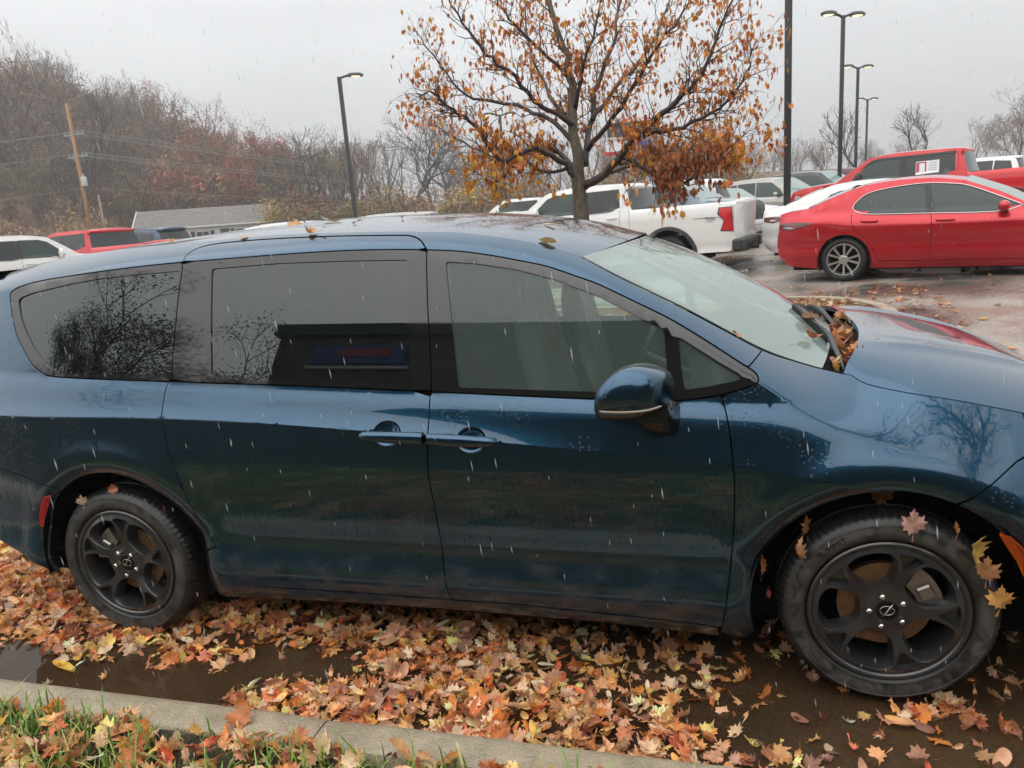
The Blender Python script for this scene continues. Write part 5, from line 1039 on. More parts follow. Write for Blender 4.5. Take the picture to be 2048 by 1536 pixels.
# pickups
RP,rp,rhw=car('pickup_truck','bright red crew cab pickup with price sheets in its rear door window',mod(PICK,mcol='dark_plastic'),(5.818,16.742),R(157.28),'bright_red_paint',z=.519)
rp('price_sheet','paper_white',[(1.83,1.725),(1.37,1.735),(1.36,1.45),(1.82,1.435)],1,.010); rp('price_sheet_picture','paper_red',[(1.82,1.71),(1.62,1.715),(1.61,1.455),(1.81,1.445)],1,.0115); rp('price_sheet_panel','paper_white',[(1.76,1.68),(1.65,1.685),(1.64,1.50),(1.75,1.49)],1,.013)
for k in range(5): rp('print_line','print_grey',[(1.57,1.69-.04*k),(1.41,1.694-.04*k),(1.41,1.686-.04*k),(1.57,1.682-.04*k)],1,.0125,fl=.001)
rp('vent_visor','dark_plastic',[(3.0,1.66),(2.78,1.83),(2.6,1.875),(1.06,1.89),(1.06,1.84),(2.6,1.825),(2.78,1.775)],1,.016)
m=MB(); [m.box((2.72,y_,1.955),(.12,.07,.035),bev=.012) for y_ in (0,)]; m.make('roof_marker','bright_red_paint',RP)
WP,wp,whw=car('pickup_truck','white pickup with black arch mouldings and red trail lettering on its bed',PICK,(-1.251,14.371),R(165.0),'white_paint',z=.257)
def decal(T,hwf,txt,size,x,z_,sd,mat,dz=0,nm='decal'):
    V,F=textmesh(txt,size,shear=.15); xx=x-sd*V[:,0]; zz=z_+V[:,1]; w_=hwf(xx,zz)
    obj(nm,np.stack([xx,sd*(w_+.004),zz],1),F if sd<0 else F,mat,T)
decal(WP,whw,'TRAIL',.085,-.88,1.135,1,'decal_dark'); decal(WP,whw,'BOSS',.05,-.88,1.085,1,'decal_red')
m=MB()
for x0,x1 in ((-.60,-.72),(-1.04,-1.06)): 
    pass
xs_=np.linspace(-.55,-1.07,8); m.tube(np.stack([xs_,whw(xs_,np.full(8,1.152))+.004,np.full(8,1.152)],1),.005,4); m.make('decal_stripe','decal_dark',WP)
m=MB(); m.box((-1.40,.78,.60),(.20,.44,.24),bev=.04); m.make('bumper_corner','dark_plastic',WP); m=MB(); m.box((-1.40,-.78,.60),(.20,.44,.24),bev=.04); m.make('bumper_corner','dark_plastic',WP); m=MB(); m.box((-1.50,0,.50),(.22,.09,.08),bev=.01); m.make('tow_hitch','dark_plastic',WP); m=MB(); m.box((-1.385,0,1.33),(.03,.30,.06),bev=.01); m.make('tailgate_handle','dark_plastic',WP); m=MB(); m.box((.935,0,1.925),(.05,.28,.045),bev=.012); m.make('brake_lamp','lens_red',WP)
m=MB(); m.box((.86,0,1.62),(.02,.04,.30),ry=.22); m.make('rear_window_bar','matte_black',WP)
wp('fuel_door','white_paint',[(.62,1.16),(.44,1.16),(.44,1.0),(.62,1.0)],1,.003)
LR,_,_=car('pickup_truck','bright red pickup cab showing over the van roof on the left',PICK,(-17.837,17.073),R(171.2),'bright_red_paint',z=.31)
m=MB(); m.box((.935,0,1.925),(.05,.22,.045),bev=.012); m.make('brake_lamp','lens_red',LR); 
for y_ in (-.2,.2): m=MB(); m.box((.93,y_,1.925),(.05,.16,.045),bev=.012); m.make('cargo_lamp','paper_white',LR)
car('pickup_truck','white pickup cab with dark rear glass at the far left',PICK,(-18.6,10.6),R(70),'white_paint',z=.19)
car('pickup_truck','white pickup cab farther back between the lamp post and the maple',PICK,(-7.92,34.6),R(188),'white_paint',z=.53)
car('pickup_truck','distant white pickup beyond the red pickup hood',PICK,(6.456,42.0),R(140),'white_paint',z=.76)
fx=np.array([-.535,-2.4767,1.747])+ (CF+CR*(1503-1024)/FPX+CU*(768-455)/FPX)*19.5
car('pickup_truck','blue-grey pickup nose showing past the white tailgate',PICK,(fx[0]-4.5*math.cos(R(-20)),fx[1]-4.5*math.sin(R(-20))),R(-20),'blue_grey_paint')
# SUVs
car('suv','white SUV with dark rear glass behind the white pickup bed',mod(SUV,top=[(a,b,[(x,z_*1.055) for x,z_ in P_]) for a,b,P_ in SUV['top']]),(-1.208,21.676),R(163.5),'white_paint',z=.47)
car('suv','white crossover facing right with its headlamp beside the lamp pole',mod(SUV,W=.92),(-1.30,26.9),R(-42),'white_paint',z=.32)
car('suv','beige-silver SUV parked behind the white crossover',SUV,(.75,29.6),R(-42),'silver_beige',z=.60)
car('suv','dark grey SUV with a pale windscreen in the far row',SUV,(2.6,32.2),R(-42),'dark_grey_paint',z=.78)
car('suv','maroon SUV at the far end of the row',SUV,(4.7,34.8),R(-42),'maroon_paint',z=.85)
car('suv','white SUV behind the bed of the red pickup',SUV,(11.6,36.5),R(150),'white_paint',z=.88)
car('suv','dark blue SUV roof beside the red pickup cab on the left',SUV,(-19.9,20.5),R(172),'navy_paint',z=.45)
RS,_,_=car('suv','white SUV with black roof rails beyond the van roof',SUV,(-13.5,19.6),R(178),'white_paint',z=.24)
for y_ in (-.55,.55): m=MB(); m.tube([(-.5,y_,1.77),(-.4,y_,1.84),(.4,y_,1.865),(1.2,y_,1.845),(1.3,y_,1.77)],.018,6); m.make('roof_rail','dark_plastic',RS,smooth=True)
RS,_,_=car('suv','silver SUV roof with rails showing left of the maple',SUV,(-10.4,21.0),R(186),'silver_beige',z=.28)
for y_ in (-.55,.55): m=MB(); m.tube([(-.5,y_,1.77),(-.4,y_,1.84),(.4,y_,1.865),(1.2,y_,1.845),(1.3,y_,1.77)],.018,6); m.make('roof_rail','dark_plastic',RS,smooth=True)
# ------------------------------------------------------------------ house, poles, lamps, building behind the kerb
pmat('siding_white',(.62,.62,.60),rough=.6); pmat('siding_tan',(.24,.21,.17),rough=.7); pmat('shingle',(.17,.16,.15),rough=.8,var=.3,vscale=3,bump=.4,bscale=12); pmat('shutter',(.03,.028,.03),rough=.5); pmat('wood_pole',(.30,.16,.08),rough=.85,ramp=[(.3,(.20,.10,.05)),(.55,(.36,.20,.10)),(.75,(.42,.26,.14))],vscale=3,stretch=(4,4,.3)); pmat('wood_grey',(.22,.19,.16),rough=.85,var=.3,stretch=(4,4,.3))
pmat('post_black',(.014,.014,.015),rough=.35,coat=.3); pmat('insulator',(.25,.33,.33),rough=.4); pmat('transformer',(.42,.45,.46),rough=.4); pmat('cable',(.22,.21,.19),rough=.6); pmat('lamp_glow',(1,.85,.5),emit=(1,.84,.42),es=1.3,rough=.4); pmat('lamp_off',(.55,.56,.55),rough=.3); pmat('sign_white',(.7,.7,.7),rough=.5); pmat('sign_red',(.5,.03,.03),rough=.5); pmat('sign_blue',(.02,.08,.35),rough=.5)
def frame_cam(px_,py_,dep): return CAMP+(CF+CR*(px_-1024)/FPX+CU*(768-py_)/FPX)*dep
# ranch house on the slope
hc=frame_cam(418,470,86); hz=.55
HOUSE=thing('ranch_house','low white ranch house with grey roof and dark shutters below the wooded hill','house',(hc[0],hc[1],hz),R(31))
HL,HD,HE,HRg=13.5,8.0,2.75,4.55
m=MB(); 
for k in range(14):
    z0=.15+k*HE/14; m.box((0,-HD/2,z0+HE/28-.15),(HL,.05,HE/14-.012)); 
m.box((0,0,HE/2),(HL-.06,HD-.06,HE)); m.make('wall','siding_white',HOUSE)
for sx in (-1,1):
    m=MB(); m.ext([(-HD/2,-.05),(HD/2,-.05),(HD/2,HE),(0,HRg),(-HD/2,HE)],sx*HL/2-.02*sx,sx*(HL/2+.04),'yz'); m.make('gable_wall','siding_tan',HOUSE)
def roofside(s):
    V=[];n_=12; F=[]
    for k in range(n_):
        a,b=k/n_,(k+1)/n_
        for t_,dz in ((a,.03),(b,.0)):
            y=s*(HD/2+.5)*(1-t_); z_=HE-.18+(HRg-HE+.30)*t_+dz
            V+=[(-HL/2-.45,y,z_),(HL/2+.45,y,z_)]
        i=4*k; F+=[(i,i+1,i+3,i+2)]
        if k: F.append((i-2,i-1,i+1,i))
    return V,F
for s in (-1,1): V,F=roofside(s); r_=obj('roof_slope',V,F,'shingle',HOUSE)
m=MB(); m.box((0,-HD/2-.5,HE-.20),(HL+.9,.10,.14)); m.make('gutter','siding_white',HOUSE)
for sx in (-1,1):
    m=MB(); m.tube([(sx*(HL/2+.46),-HD/2-.5,HE-.16),(sx*(HL/2+.46),0,HRg+.14)],.07,4); m.make('barge_board','siding_white',HOUSE)
def hwin(x,z_,w_,h_,sh=True,panes=2,face=-1):
    o=bpy.data.objects.new('window',None); link(o,HOUSE); o.location=(x,-HD/2-.06,z_)
    m=MB(); m.box((0,0,h_/2+.04),(w_+.16,.06,.08)); m.box((0,0,-h_/2-.04),(w_+.16,.08,.08)); m.box((-w_/2-.04,0,0),(.08,.06,h_)); m.box((w_/2+.04,0,0),(.08,.06,h_))
    for k in range(1,panes): m.box((-w_/2+w_*k/panes,-.005,0),(.07,.05,h_))
    m.make('window_frame','siding_white',o)
    for k in range(panes): m=MB(); m.box((-w_/2+w_*(k+.5)/panes,.0,0),(w_/panes-.08,.02,h_)); m.make('pane','car_glass',o)
    if sh:
        for s in (-1,1): m=MB(); m.box((s*(w_/2+.36),0,0),(.42,.05,h_+.15)); m.make('shutter','shutter',o)
hwin(-4.6,1.35,1.3,1.25); hwin(-.2,1.35,1.3,1.25); hwin(4.6,1.35,2.6,1.3,True,3)
m=MB(); m.box((2.1,-HD/2-.05,1.1),(.95,.08,2.1)); d=m.make('door','shutter',HOUSE); m=MB(); m.tube([(2.45,-HD/2-.14,1.0),(2.45,-HD/2-.14,1.12)],.03,6); m.make('door_handle','chrome',d)
m=MB(); m.box((-HL/2-.06,-1.0,1.35),(.08,.9,1.1)); w_=m.make('gable_window','siding_white',HOUSE); m=MB(); m.box((-HL/2-.10,-1.0,1.35),(.05,.7,.9)); m.make('pane','car_glass',w_)
# utility pole with cross-arms, transformer, guys and wires
up=frame_cam(184,470,58); UP=thing('utility_pole','brown wooden utility pole with two cross-arms, transformer and guy wires','utility pole',(up[0],up[1],1.2))
m=MB(); m.tube([(0,0,-.3),(0,0,5),(0,0,11.2)],[.17,.15,.11],10); m.make('pole','wood_pole',UP,smooth=True)
ax=np.array([math.cos(R(-8)),math.sin(R(-8)),0])
wires=[]
for zz in (8.95,7.35):
    m=MB(); m.tube([ax*-1.05+[0,.14,zz],ax*1.05+[0,.14,zz]],.055,4); arm=m.make('cross_arm','insulator',UP)
    for k in (-.95,-.5,.5,.95): m=MB(); m.lathe([(.0,.20),(.03,.19),(.05,.13),(.035,.10),(.05,.06),(.03,0)],8,'z',tuple(ax*k+[0,.14,zz+.05])); m.make('insulator','insulator',arm,smooth=True); wires.append(ax*k+[0,.14,zz+.24])
    for k in (-.7,.7): m=MB(); m.tube([ax*k+[0,.1,zz],[0,.05,zz-.5]],.02,4); m.make('arm_brace','insulator',arm)
m=MB(); m.lathe([(0,.0),(.2,.0),(.21,.05),(.21,.62),(.16,.70),(0,.72)],14,'z',(.34,-.1,5.15)); m.tube([(.34,-.1,5.85),(.34,-.1,6.08)],.05,8); m.make('transformer','transformer',UP,smooth=True,auto=40)
for e in ((-3.2,1,0),(-3.0,1,0),(-2.0,.5,0)): m=MB(); m.tube([(0,0,6.2+e[0]*.3),(e[0],e[1],-.2)],.022,4); m.make('guy_wire','cable',UP)
for zz in (10.9,8.6): m=MB(); m.tube([(0,0,zz),(-5.5,.5,zz-2.4)],.025,4); m.make('span_guy','cable',UP)
upv=np.array([up[0],up[1],1.2])
def wire(a,b,sag,nm='overhead_wire',label=None):
    t_=np.linspace(0,1,25)[:,None]; P=a+(b-a)*t_; P[:,2]-=(sag*4*t_*(1-t_))[:,0]; m=MB(); m.tube(P,.018,3,cap=False); return tag(m.make(nm,'cable'),label,'wire')
e2=frame_cam(760,312,95); off=upv*0
names=['upper','lower']; pos=['far left','inner left','inner right','far right']
for i,wv_ in enumerate(wires):
    a=upv+wv_; b=np.array([e2[0]+6,e2[1]+(i%4)*.5,6.6+(1.55 if i<4 else 0)+1.0]); b=a+(np.array([26,52,0.6])) if False else np.array([*(frame_cam(1290,400,300)[:2]+np.array([wv_[0],wv_[1]])*1.5),a[2]+.6])
    wire(a,b,3.2,label='overhead wire from the %s cross-arm, %s insulator, running right'%(names[i//4],pos[i%4]))
    if i%4 in (0,3): wire(a,a+np.array([-40,-20,.0]),1.2,label='overhead wire from the %s cross-arm, %s insulator, leaving left'%(names[i//4],pos[i%4]))
wire(upv+[0,0,5.0],np.array([*frame_cam(1290,400,300)[:2],6.6]),2.6,label='lowest overhead wire running right from below the transformer'); wire(upv+[0,0,5.0],upv+[-40,-20,5.0],1.0,label='lowest overhead wire leaving left from the brown pole')
sp2=frame_cam(212,470,75); SP=thing('utility_pole','thin grey pole standing behind the brown utility pole','utility pole',(sp2[0],sp2[1],1.2)); m=MB(); m.tube([(0,0,-.3),(0,0,5.6)],[.12,.09],8); m.make('pole','wood_grey',SP,smooth=True)
# parking-lot lamps
def lamp(px_,dep,H,label,heads,azs,glow=(True,True),w_=.075,group='parking lot lamps'):
    q=frame_cam(px_,400,dep); z0=float(ground_z(q[0],q[1])); L_=thing('lamp_post',label,'lamp post',(q[0],q[1],z0),0,group)
    m=MB(); m.box((0,0,H/2),(w_*2,w_*2,H),bev=.012); m.make('pole','post_black',L_); m=MB(); m.lathe([(.0,.62),(.24,.62),(.26,.58),(.28,-.1)],18,'z'); m.make('concrete_base','kerb_concrete',L_,smooth=True,auto=40)
    for k,a in enumerate(azs[:heads]):
        d=np.array([math.cos(a),math.sin(a),0]); h=bpy.data.objects.new('lamp_head',None); link(h,L_); h.location=(0,0,H); h.rotation_euler=(0,0,a)
        m=MB(); m.tube(smoothline([(.0,0,-.10),(.18,0,.0),(.34,0,.03)],n=4),.05,6); m.make('arm','post_black',h,smooth=True)
        m=MB(); V=[];K=18
        for rr_,zz in ((.05,.10),(.75,.085),(1,.03),(1,-.04),(.86,-.055)):
            for i in range(K): b=2*math.pi*i/K; V.append((.68+.36*rr_*math.cos(b),.22*rr_*math.sin(b),.05+zz))
        m.add(V,[(j*K+i,j*K+(i+1)%K,(j+1)*K+(i+1)%K,(j+1)*K+i) for j in range(4) for i in range(K)]+[tuple(range(K))]); m.make('housing','post_black',h,smooth=True,auto=50)
        m=MB(); m.lathe([(0,-.012),(.19,-.008),(.2,.0)],16,'z',(.70,0,.008)); m.make('lens','lamp_glow' if glow[k] else 'lamp_off',h)
PERP=math.atan2(CR[1],CR[0])
lamp(707,33,7.55,'single-headed black lamp post left of the maple against the wooded hill',1,[PERP+.25],(True,))
lamp(1574,17,8.2,'nearest black lamp pole rising out of the top of the photo',2,[PERP+.2,PERP+.2+math.pi])
lamp(1678,30,7.45,'tallest-looking twin-headed lamp post right of the near pole',2,[PERP+.35,PERP+.35+math.pi])
lamp(1709,42,7.3,'middle twin-headed lamp post of the row on the right',2,[PERP+.35,PERP+.35+math.pi])
lamp(1729,60,7.4,'farthest and smallest twin-headed lamp post of the row',2,[PERP+.35,PERP+.35+math.pi])
lamp(1012,46,7.1,'black lamp post half hidden behind the left side of the maple',2,[PERP+.3,PERP+.3+math.pi])
# roadside price sign seen through the maple
q=frame_cam(1262,300,52); PS=thing('road_sign','pole sign with red, white and blue panels half hidden by the maple','sign',(q[0],q[1],.9),PERP)
m=MB(); m.box((-.6,0,2.2),(.22,.22,4.6)); m.make('sign_post','post_black',PS)
for nm,mt,x,z_,w_,h_ in (('sign_panel','shutter',.2,6.1,3.6,.95),('sign_panel','sign_white',-.9,4.95,1.7,.75),('sign_panel','sign_red',-1.0,4.55,1.7,.28),('sign_panel','sign_blue',.8,4.9,1.0,.7),('price_panel','shutter',.1,3.55,2.3,.75)): m=MB(); m.box((x,0,z_),(w_,.25,h_),bev=.03); m.make(nm,mt,PS)
V,F=textmesh('13.',.62); obj('price_digits',np.stack([V[:,0]-.3,np.full(len(V),-.14),V[:,1]+3.55],1),F,'sign_white',PS); V,F=textmesh('7F',.6); obj('sign_letters',np.stack([V[:,0]+.3,np.full(len(V),-.14),V[:,1]+6.1],1),F,'sign_white',PS)
# showroom building behind the photographer (mirrored in the van's side)
pmat('render_tan',(.105,.100,.080),rough=.8,var=.08,vscale=1.5); pmat('fascia_dark',(.012,.018,.020),rough=.4)
BL=thing('showroom','tan flat-roofed showroom with dark fascia mirrored in the van windows','building',(0,-11.5,.25))
m=MB(); m.box((4.9,-4,3.8),(30,8,7.6)); m.make('wall','render_tan',BL); m=MB(); m.box((4.9,-4,7.84),(30.3,8.4,.5)); m.make('fascia','fascia_dark',BL)
SG=bpy.data.objects.new('wall_sign',None); link(SG,BL); m=MB(); m.box((-7.9,.08,6.7),(2.3,.14,.8),bev=.03); m.make('sign_board','sign_blue',SG); m=MB(); m.box((-7.7,.17,6.78),(1.3,.03,.36)); m.make('sign_band','decal_red',SG); m=MB(); m.box((-7.9,.05,6.18),(2.5,.12,.12)); m.make('sign_rail','sign_white',SG)
# ------------------------------------------------------------------ trees
pmat('bark_grey',(.09,.078,.068),rough=.85,var=.3,vscale=6,bump=.6,bscale=20,bdist=.02); pmat('bark_wet',(.040,.024,.017),rough=.5,var=.35,vscale=9,bump=.5,bscale=40,bdist=.006); pmat('bark_trunk',(.075,.055,.036),rough=.7,ramp=[(.3,(.035,.024,.016)),(.5,(.085,.065,.040)),(.7,(.13,.11,.07))],vscale=9,stretch=(3,3,.7),bump=.9,bscale=22,bdist=.015)
TN=[3]
class Twigs:
    """tapered prisms for limbs and twigs, gathered as numpy arrays"""
    def __init__(s): s.V=[];s.F=[];s.n=0
    def seg(s,a,b,ra,rb,n=3):
        d=b-a; L_=np.linalg.norm(d)
        if L_<1e-6: return
        d/=L_; ref=np.array([0,0,1.]) if abs(d[2])<.9 else np.array([1.,0,0]); u=np.cross(d,ref); u/=np.linalg.norm(u); v=np.cross(d,u); q=2*np.pi*np.arange(n)/n; c=np.cos(q)[:,None]*u+np.sin(q)[:,None]*v
        s.V.append(np.concatenate([a+c*ra,b+c*rb])); k=s.n
        s.F+=[(k+i,k+(i+1)%n,k+n+(i+1)%n,k+n+i) for i in range(n if n>2 else 1)]; s.n+=2*n
    def arrays(s): return np.concatenate(s.V),s.F
def grow(T,ends,rg,p,d,L_,r,lev,maxlev,n=4,spread=.55,up=.12,bend=.16,kids=(2,3),ratio=.72,side=.5):
    k=3 if lev<maxlev else 2; q=p
    for i in range(k):
        d2=d+rg.normal(0,bend,3)+np.array([0,0,up]); d2/=np.linalg.norm(d2); b=q+d2*L_/k; r2=r*(1-.28*(i+1)/k); T.seg(q,b,r*(1-.28*i/k),r2,n if lev<2 else min(3,TN[0]))
        if lev<maxlev and i<k-1 and rg.random()<side:
            ax=rg.normal(0,1,3); ax-=d2*(ax@d2); ax/=np.linalg.norm(ax); grow(T,ends,rg,b,d2*math.cos(.9)+ax*math.sin(.9),L_*ratio*.8,r2*.5,lev+1,maxlev,n,spread,up,bend,kids,ratio,side)
        q=b; d=d2
    if lev>=maxlev: ends.append((q,d)); return
    for j in range(rg.integers(kids[0],kids[1]+1)):
        ax=rg.normal(0,1,3); ax-=d*(ax@d); ax/=np.linalg.norm(ax)+1e-9; a=abs(rg.normal(spread,.18)); grow(T,ends,rg,q,d*math.cos(a)+ax*math.sin(a),L_*ratio*rg.uniform(.8,1.15),r*.72*rg.uniform(.75,.95),lev+1,maxlev,n,spread,up,bend,kids,ratio,side)
def proto(seed,H,maxlev=5,r=.2,spread=.5,up=.1,trunk=.3,leafn=0,leafs=.22,kids=(2,3),ratio=.74,side=.5):
    rg=np.random.default_rng(seed); T=Twigs(); ends=[]; L0=H*trunk; grow(T,ends,rg,np.zeros(3),np.array([rg.normal(0,.05),rg.normal(0,.05),1.]),L0,r,0,maxlev,6,spread,up,.12,kids,ratio,side)
    V,F=T.arrays(); z=V[:,2].max(); k=H/z; V=V*k; E_=np.array([e[0] for e in ends])*k
    LV=LF=None
    if leafn:
        idx=rg.integers(0,len(E_),leafn); c=E_[idx]+rg.normal(0,.28,(leafn,3)); a=rg.normal(0,1,(leafn,3)); a/=np.linalg.norm(a,axis=1)[:,None]; b=np.cross(a,rg.normal(0,1,(leafn,3))); b/=np.linalg.norm(b,axis=1)[:,None]; s=rg.uniform(.5,1.2,(leafn,1))*leafs
        LV=np.stack([c-a*s,c+b*s*.6,c+a*s],1).reshape(-1,3); LF=np.arange(leafn*3).reshape(-1,3)
    return V,np.array([f for f in F]),LV,LF
LEAFTONE={'rust':(.34,.085,.028),'brown':(.17,.080,.038),'tan':(.29,.165,.065),'olive':(.17,.14,.045),'yellow':(.40,.27,.05)}
for k,c in LEAFTONE.items(): pmat('foliage_'+k,c,rough=.6,var=.3,vscale=.6)
pmat('far_bark',(.105,.078,.062),rough=.9,var=.3,vscale=.4); pmat('far_bark_dark',(.062,.052,.046),rough=.9,var=.3,vscale=.4)
TN[0]=2
PT=[proto(1,15,5,.22,.52,.10,.27,1400,.26),proto(2,14,5,.20,.48,.13,.25,1400,.26),proto(3,16,4,.24,.45,.14,.30,900,.23),proto(4,13,5,.2,.6,.06,.24,1400,.26),proto(5,15,4,.22,.5,.1,.3,800,.2)]
def numF(F): return F if isinstance(F,list) else [tuple(f) for f in F]
class Mass:
    def __init__(s): s.B=[[],[],0]; s.Lf={}
    def add(s,P,pos,rz,sc_,tone,bark=0,dens=1.0,rg=None):
        V,F,LV,LF=P; c,s_=math.cos(rz),math.sin(rz); M=np.array([[c,-s_,0],[s_,c,0],[0,0,1]])*sc_
        s.B[0].append(V@M.T+pos); s.B[1].append(F+s.B[2]); s.B[2]+=len(V)
        if tone and LV is not None and dens>0:
            k=int(len(LF)*dens); b=s.Lf.setdefault(tone,[]); b.append((LV[:k*3]@M.T)+pos)
    def make(s,name,parent=None,bark='far_bark'):
        V=np.concatenate(s.B[0]); F=np.concatenate(s.B[1]); mats=[bark]; fm=[0]*len(F); Vs=[V]; Fl=[tuple(f) for f in F]; n_=len(V)
        for tone,b in s.Lf.items():
            LV=np.concatenate(b); k=len(LV)//3; Fl+= (np.arange(k*3).reshape(-1,3)+n_).tolist(); fm+=[len(mats)]*k; mats.append('foliage_'+tone); Vs.append(LV); n_+=len(LV)
        return obj(name,np.concatenate(Vs),Fl,None,parent,mats=mats,fm=fm)
rgT=np.random.default_rng(21)
def polar(px_,dep):
    q=frame_cam(px_,400,dep); d=q-CAMP; return q[0],q[1]
W_=Mass(); 
tones_left=['brown','brown','tan','rust',None]
for i in range(104):
    px_=rgT.uniform(-220,760); dep=rgT.uniform(90,150); x,y=polar(px_,dep); z=float(terr_z(x,y))
    rust=(330<px_<600) and dep>105; tone='rust' if (rust and rgT.random()<.72) else ['brown','brown','tan','olive',None][rgT.integers(5)]
    sc_=rgT.uniform(.72,1.05)*np.interp(px_,[-200,150,260,420,560,760],[1.05,1.0,.80,.86,.80,.86]); W_.add(PT[rgT.integers(5)],np.array([x,y,z-.4]),rgT.uniform(0,6.28),sc_,tone,dens=rgT.uniform(.35,1.0))
for i in range(26):
    a_=R(rgT.uniform(-86,-50)); dep=rgT.uniform(95,150); x,y=CAMP[0]+dep*math.sin(a_),CAMP[1]+dep*math.cos(a_); W_.add(PT[[2,4,3][rgT.integers(3)]],np.array([x,y,float(terr_z(x,y))-.5]),rgT.uniform(0,6.28),rgT.uniform(.7,1.1),['brown','rust','tan'][rgT.integers(3)],dens=.8)
for i in range(34):
    px_=rgT.uniform(-200,330); dep=rgT.uniform(84,112); x,y=polar(px_,dep); W_.add(PT[[0,1,3][rgT.integers(3)]],np.array([x,y,float(terr_z(x,y))-.5]),rgT.uniform(0,6.28),rgT.uniform(.42,.7),['brown','tan','olive','brown'][rgT.integers(4)],dens=rgT.uniform(.6,1))
tag(W_.make('woodland_left'),'misty brown and rust autumn wood covering the hill on the left','woodland',kind='stuff')
W_=Mass()
for i in range(60):
    px_=rgT.uniform(640,1480); dep=rgT.uniform(95,150); x,y=polar(px_,dep); z=float(terr_z(x,y)); W_.add(PT[rgT.integers(5)],np.array([x,y,z-.5]),rgT.uniform(0,6.28),rgT.uniform(.62,.9)*(1.0 if px_<1330 else .75),['brown','brown','tan',None][rgT.integers(4)],dens=rgT.uniform(.3,.8))
tag(W_.make('woodland_middle'),'grey-brown wood in the mist behind the maple','woodland',kind='stuff')
W_=Mass()
for i in range(48):
    px_=rgT.uniform(1380,2300); dep=rgT.uniform(170,260); x,y=polar(px_,dep); z=float(terr_z(x,y)); W_.add(PT[rgT.integers(5)],np.array([x,y,z-1.5]),rgT.uniform(0,6.28),rgT.uniform(.55,.85)*(1 if px_<1900 else 1.25),['brown','tan',None][rgT.integers(3)],dens=rgT.uniform(.3,.7))
for i in range(16):
    a_=R(rgT.uniform(24,70)); dep=rgT.uniform(150,230); x,y=CAMP[0]+dep*math.sin(a_),CAMP[1]+dep*math.cos(a_); W_.add(PT[[2,4][rgT.integers(2)]],np.array([x,y,float(terr_z(x,y))-1]),rgT.uniform(0,6.28),rgT.uniform(.7,1.0),['brown','tan'][rgT.integers(2)],dens=.7)
tag(W_.make('woodland_right'),'pale far wood fading into the rain above the parked cars on the right','woodland',kind='stuff')
# undergrowth at the wood's foot
W_=Mass(); BU=[proto(31,3.2,3,.05,.75,.02,.2,900,.17,(2,4)),proto(32,3.0,3,.05,.8,.02,.2,900,.17,(2,4))]
for i in range(120):
    px_=rgT.uniform(-150,1480); dep=rgT.uniform(72,100)
    if 215<px_<545: dep=rgT.uniform(96,104)
    x,y=polar(px_,dep); W_.add(BU[rgT.integers(2)],np.array([x,y,float(terr_z(x,y))-.2]),rgT.uniform(0,6.28),rgT.uniform(.7,1.7),['tan','brown','olive','tan'][rgT.integers(4)],dens=rgT.uniform(.5,1))
for i in range(150):
    px_=rgT.uniform(-230,620); dep=rgT.uniform(98,170); x,y=polar(px_,dep); W_.add(BU[rgT.integers(2)],np.array([x,y,float(terr_z(x,y))-.3]),rgT.uniform(0,6.28),rgT.uniform(1.6,2.8),['brown','rust','tan','brown'][rgT.integers(4)] if px_>250 else ['brown','brown','tan'][rgT.integers(3)],dens=.9)
tag(W_.make('undergrowth'),'tan and olive scrub along the foot of the wood','undergrowth',kind='stuff')
def tree_thing(name,label,P,px_,dep,sc_,tone,rz=0,dens=1,bark='far_bark_dark',dz=-.3,group=None):
    x,y=polar(px_,dep); z=float(terr_z(x,y)) if y>70 else float(ground_z(x,y))
    t=thing(name,label,'tree' if 'shrub' not in name else 'shrub',(x,y,z+dz),rz,group); V,F,LV,LF=P; obj('trunk',V*sc_,[tuple(f) for f in F],bark,t)
    if tone and LV is not None: k=int(len(LF)*dens); obj('crown',LV[:k*3]*sc_,[tuple(f) for f in LF[:k]],'foliage_'+tone,t)['kind']='stuff'
    return t
TN[0]=3
PB=[proto(41,17,6,.24,.42,.14,.28,0),proto(42,15,6,.25,.62,.05,.24,0),proto(43,16,6,.24,.5,.1,.27,3800,.2)]
tree_thing('bare_tree','tall bare tree with fine upright twigs standing above the hill at left',PB[0],175,88,1.18,None,.4)
tree_thing('bare_tree','bare spreading tree right of the tall one on the hill',PB[0],250,95,.80,None,2.2)
tree_thing('rust_tree','tree with rust-red leaves topping the middle of the wood',PB[2],500,100,.92,'rust',1.0)
tree_thing('rust_tree','orange-brown leafy tree left of the lamp post in the wood',PB[2],420,108,.88,'rust',2.6,.8)
tree_thing('bare_tree','dark bare tree with low drooping limbs behind the house',PB[1],620,90,.85,None,.2)
tree_thing('bare_tree','gnarled bare oak right of the single lamp post',PB[1],835,92,.92,None,1.9)
tree_thing('bare_tree','pale hazy oak close behind the gnarled one',PB[1],905,100,1.0,None,4.0,bark='far_bark')
tree_thing('brown_tree','round brown-grey tree peeping past the right side of the maple',PB[2],1400,92,.72,'brown',.5,.8)
PY=[proto(51,5.6,5,.09,.42,.14,.26,420,.055,(2,3),.74,.6),proto(52,5.0,5,.085,.45,.14,.26,380,.055,(2,3),.74,.6)]
tree_thing('young_tree','young tree with sparse orange leaves beside the far lamp posts',PY[0],1722,44,1.05,'tan',.3,1,dz=0,bark='bark_grey')
tree_thing('young_tree','smaller young tree above the red pickup roof',PY[1],1838,46,1.16,'tan',1.3,1,dz=0,bark='bark_grey')
tree_thing('young_tree','faint young tree left of the lamp row over the white far pickup',PY[1],1645,62,.9,'rust',2.3,.7,dz=0,bark='bark_grey')
tree_thing('hazy_tree','big pale tree fading into the rain at the right edge',PB[2],2030,105,.80,'brown',.9,.7,bark='far_bark')
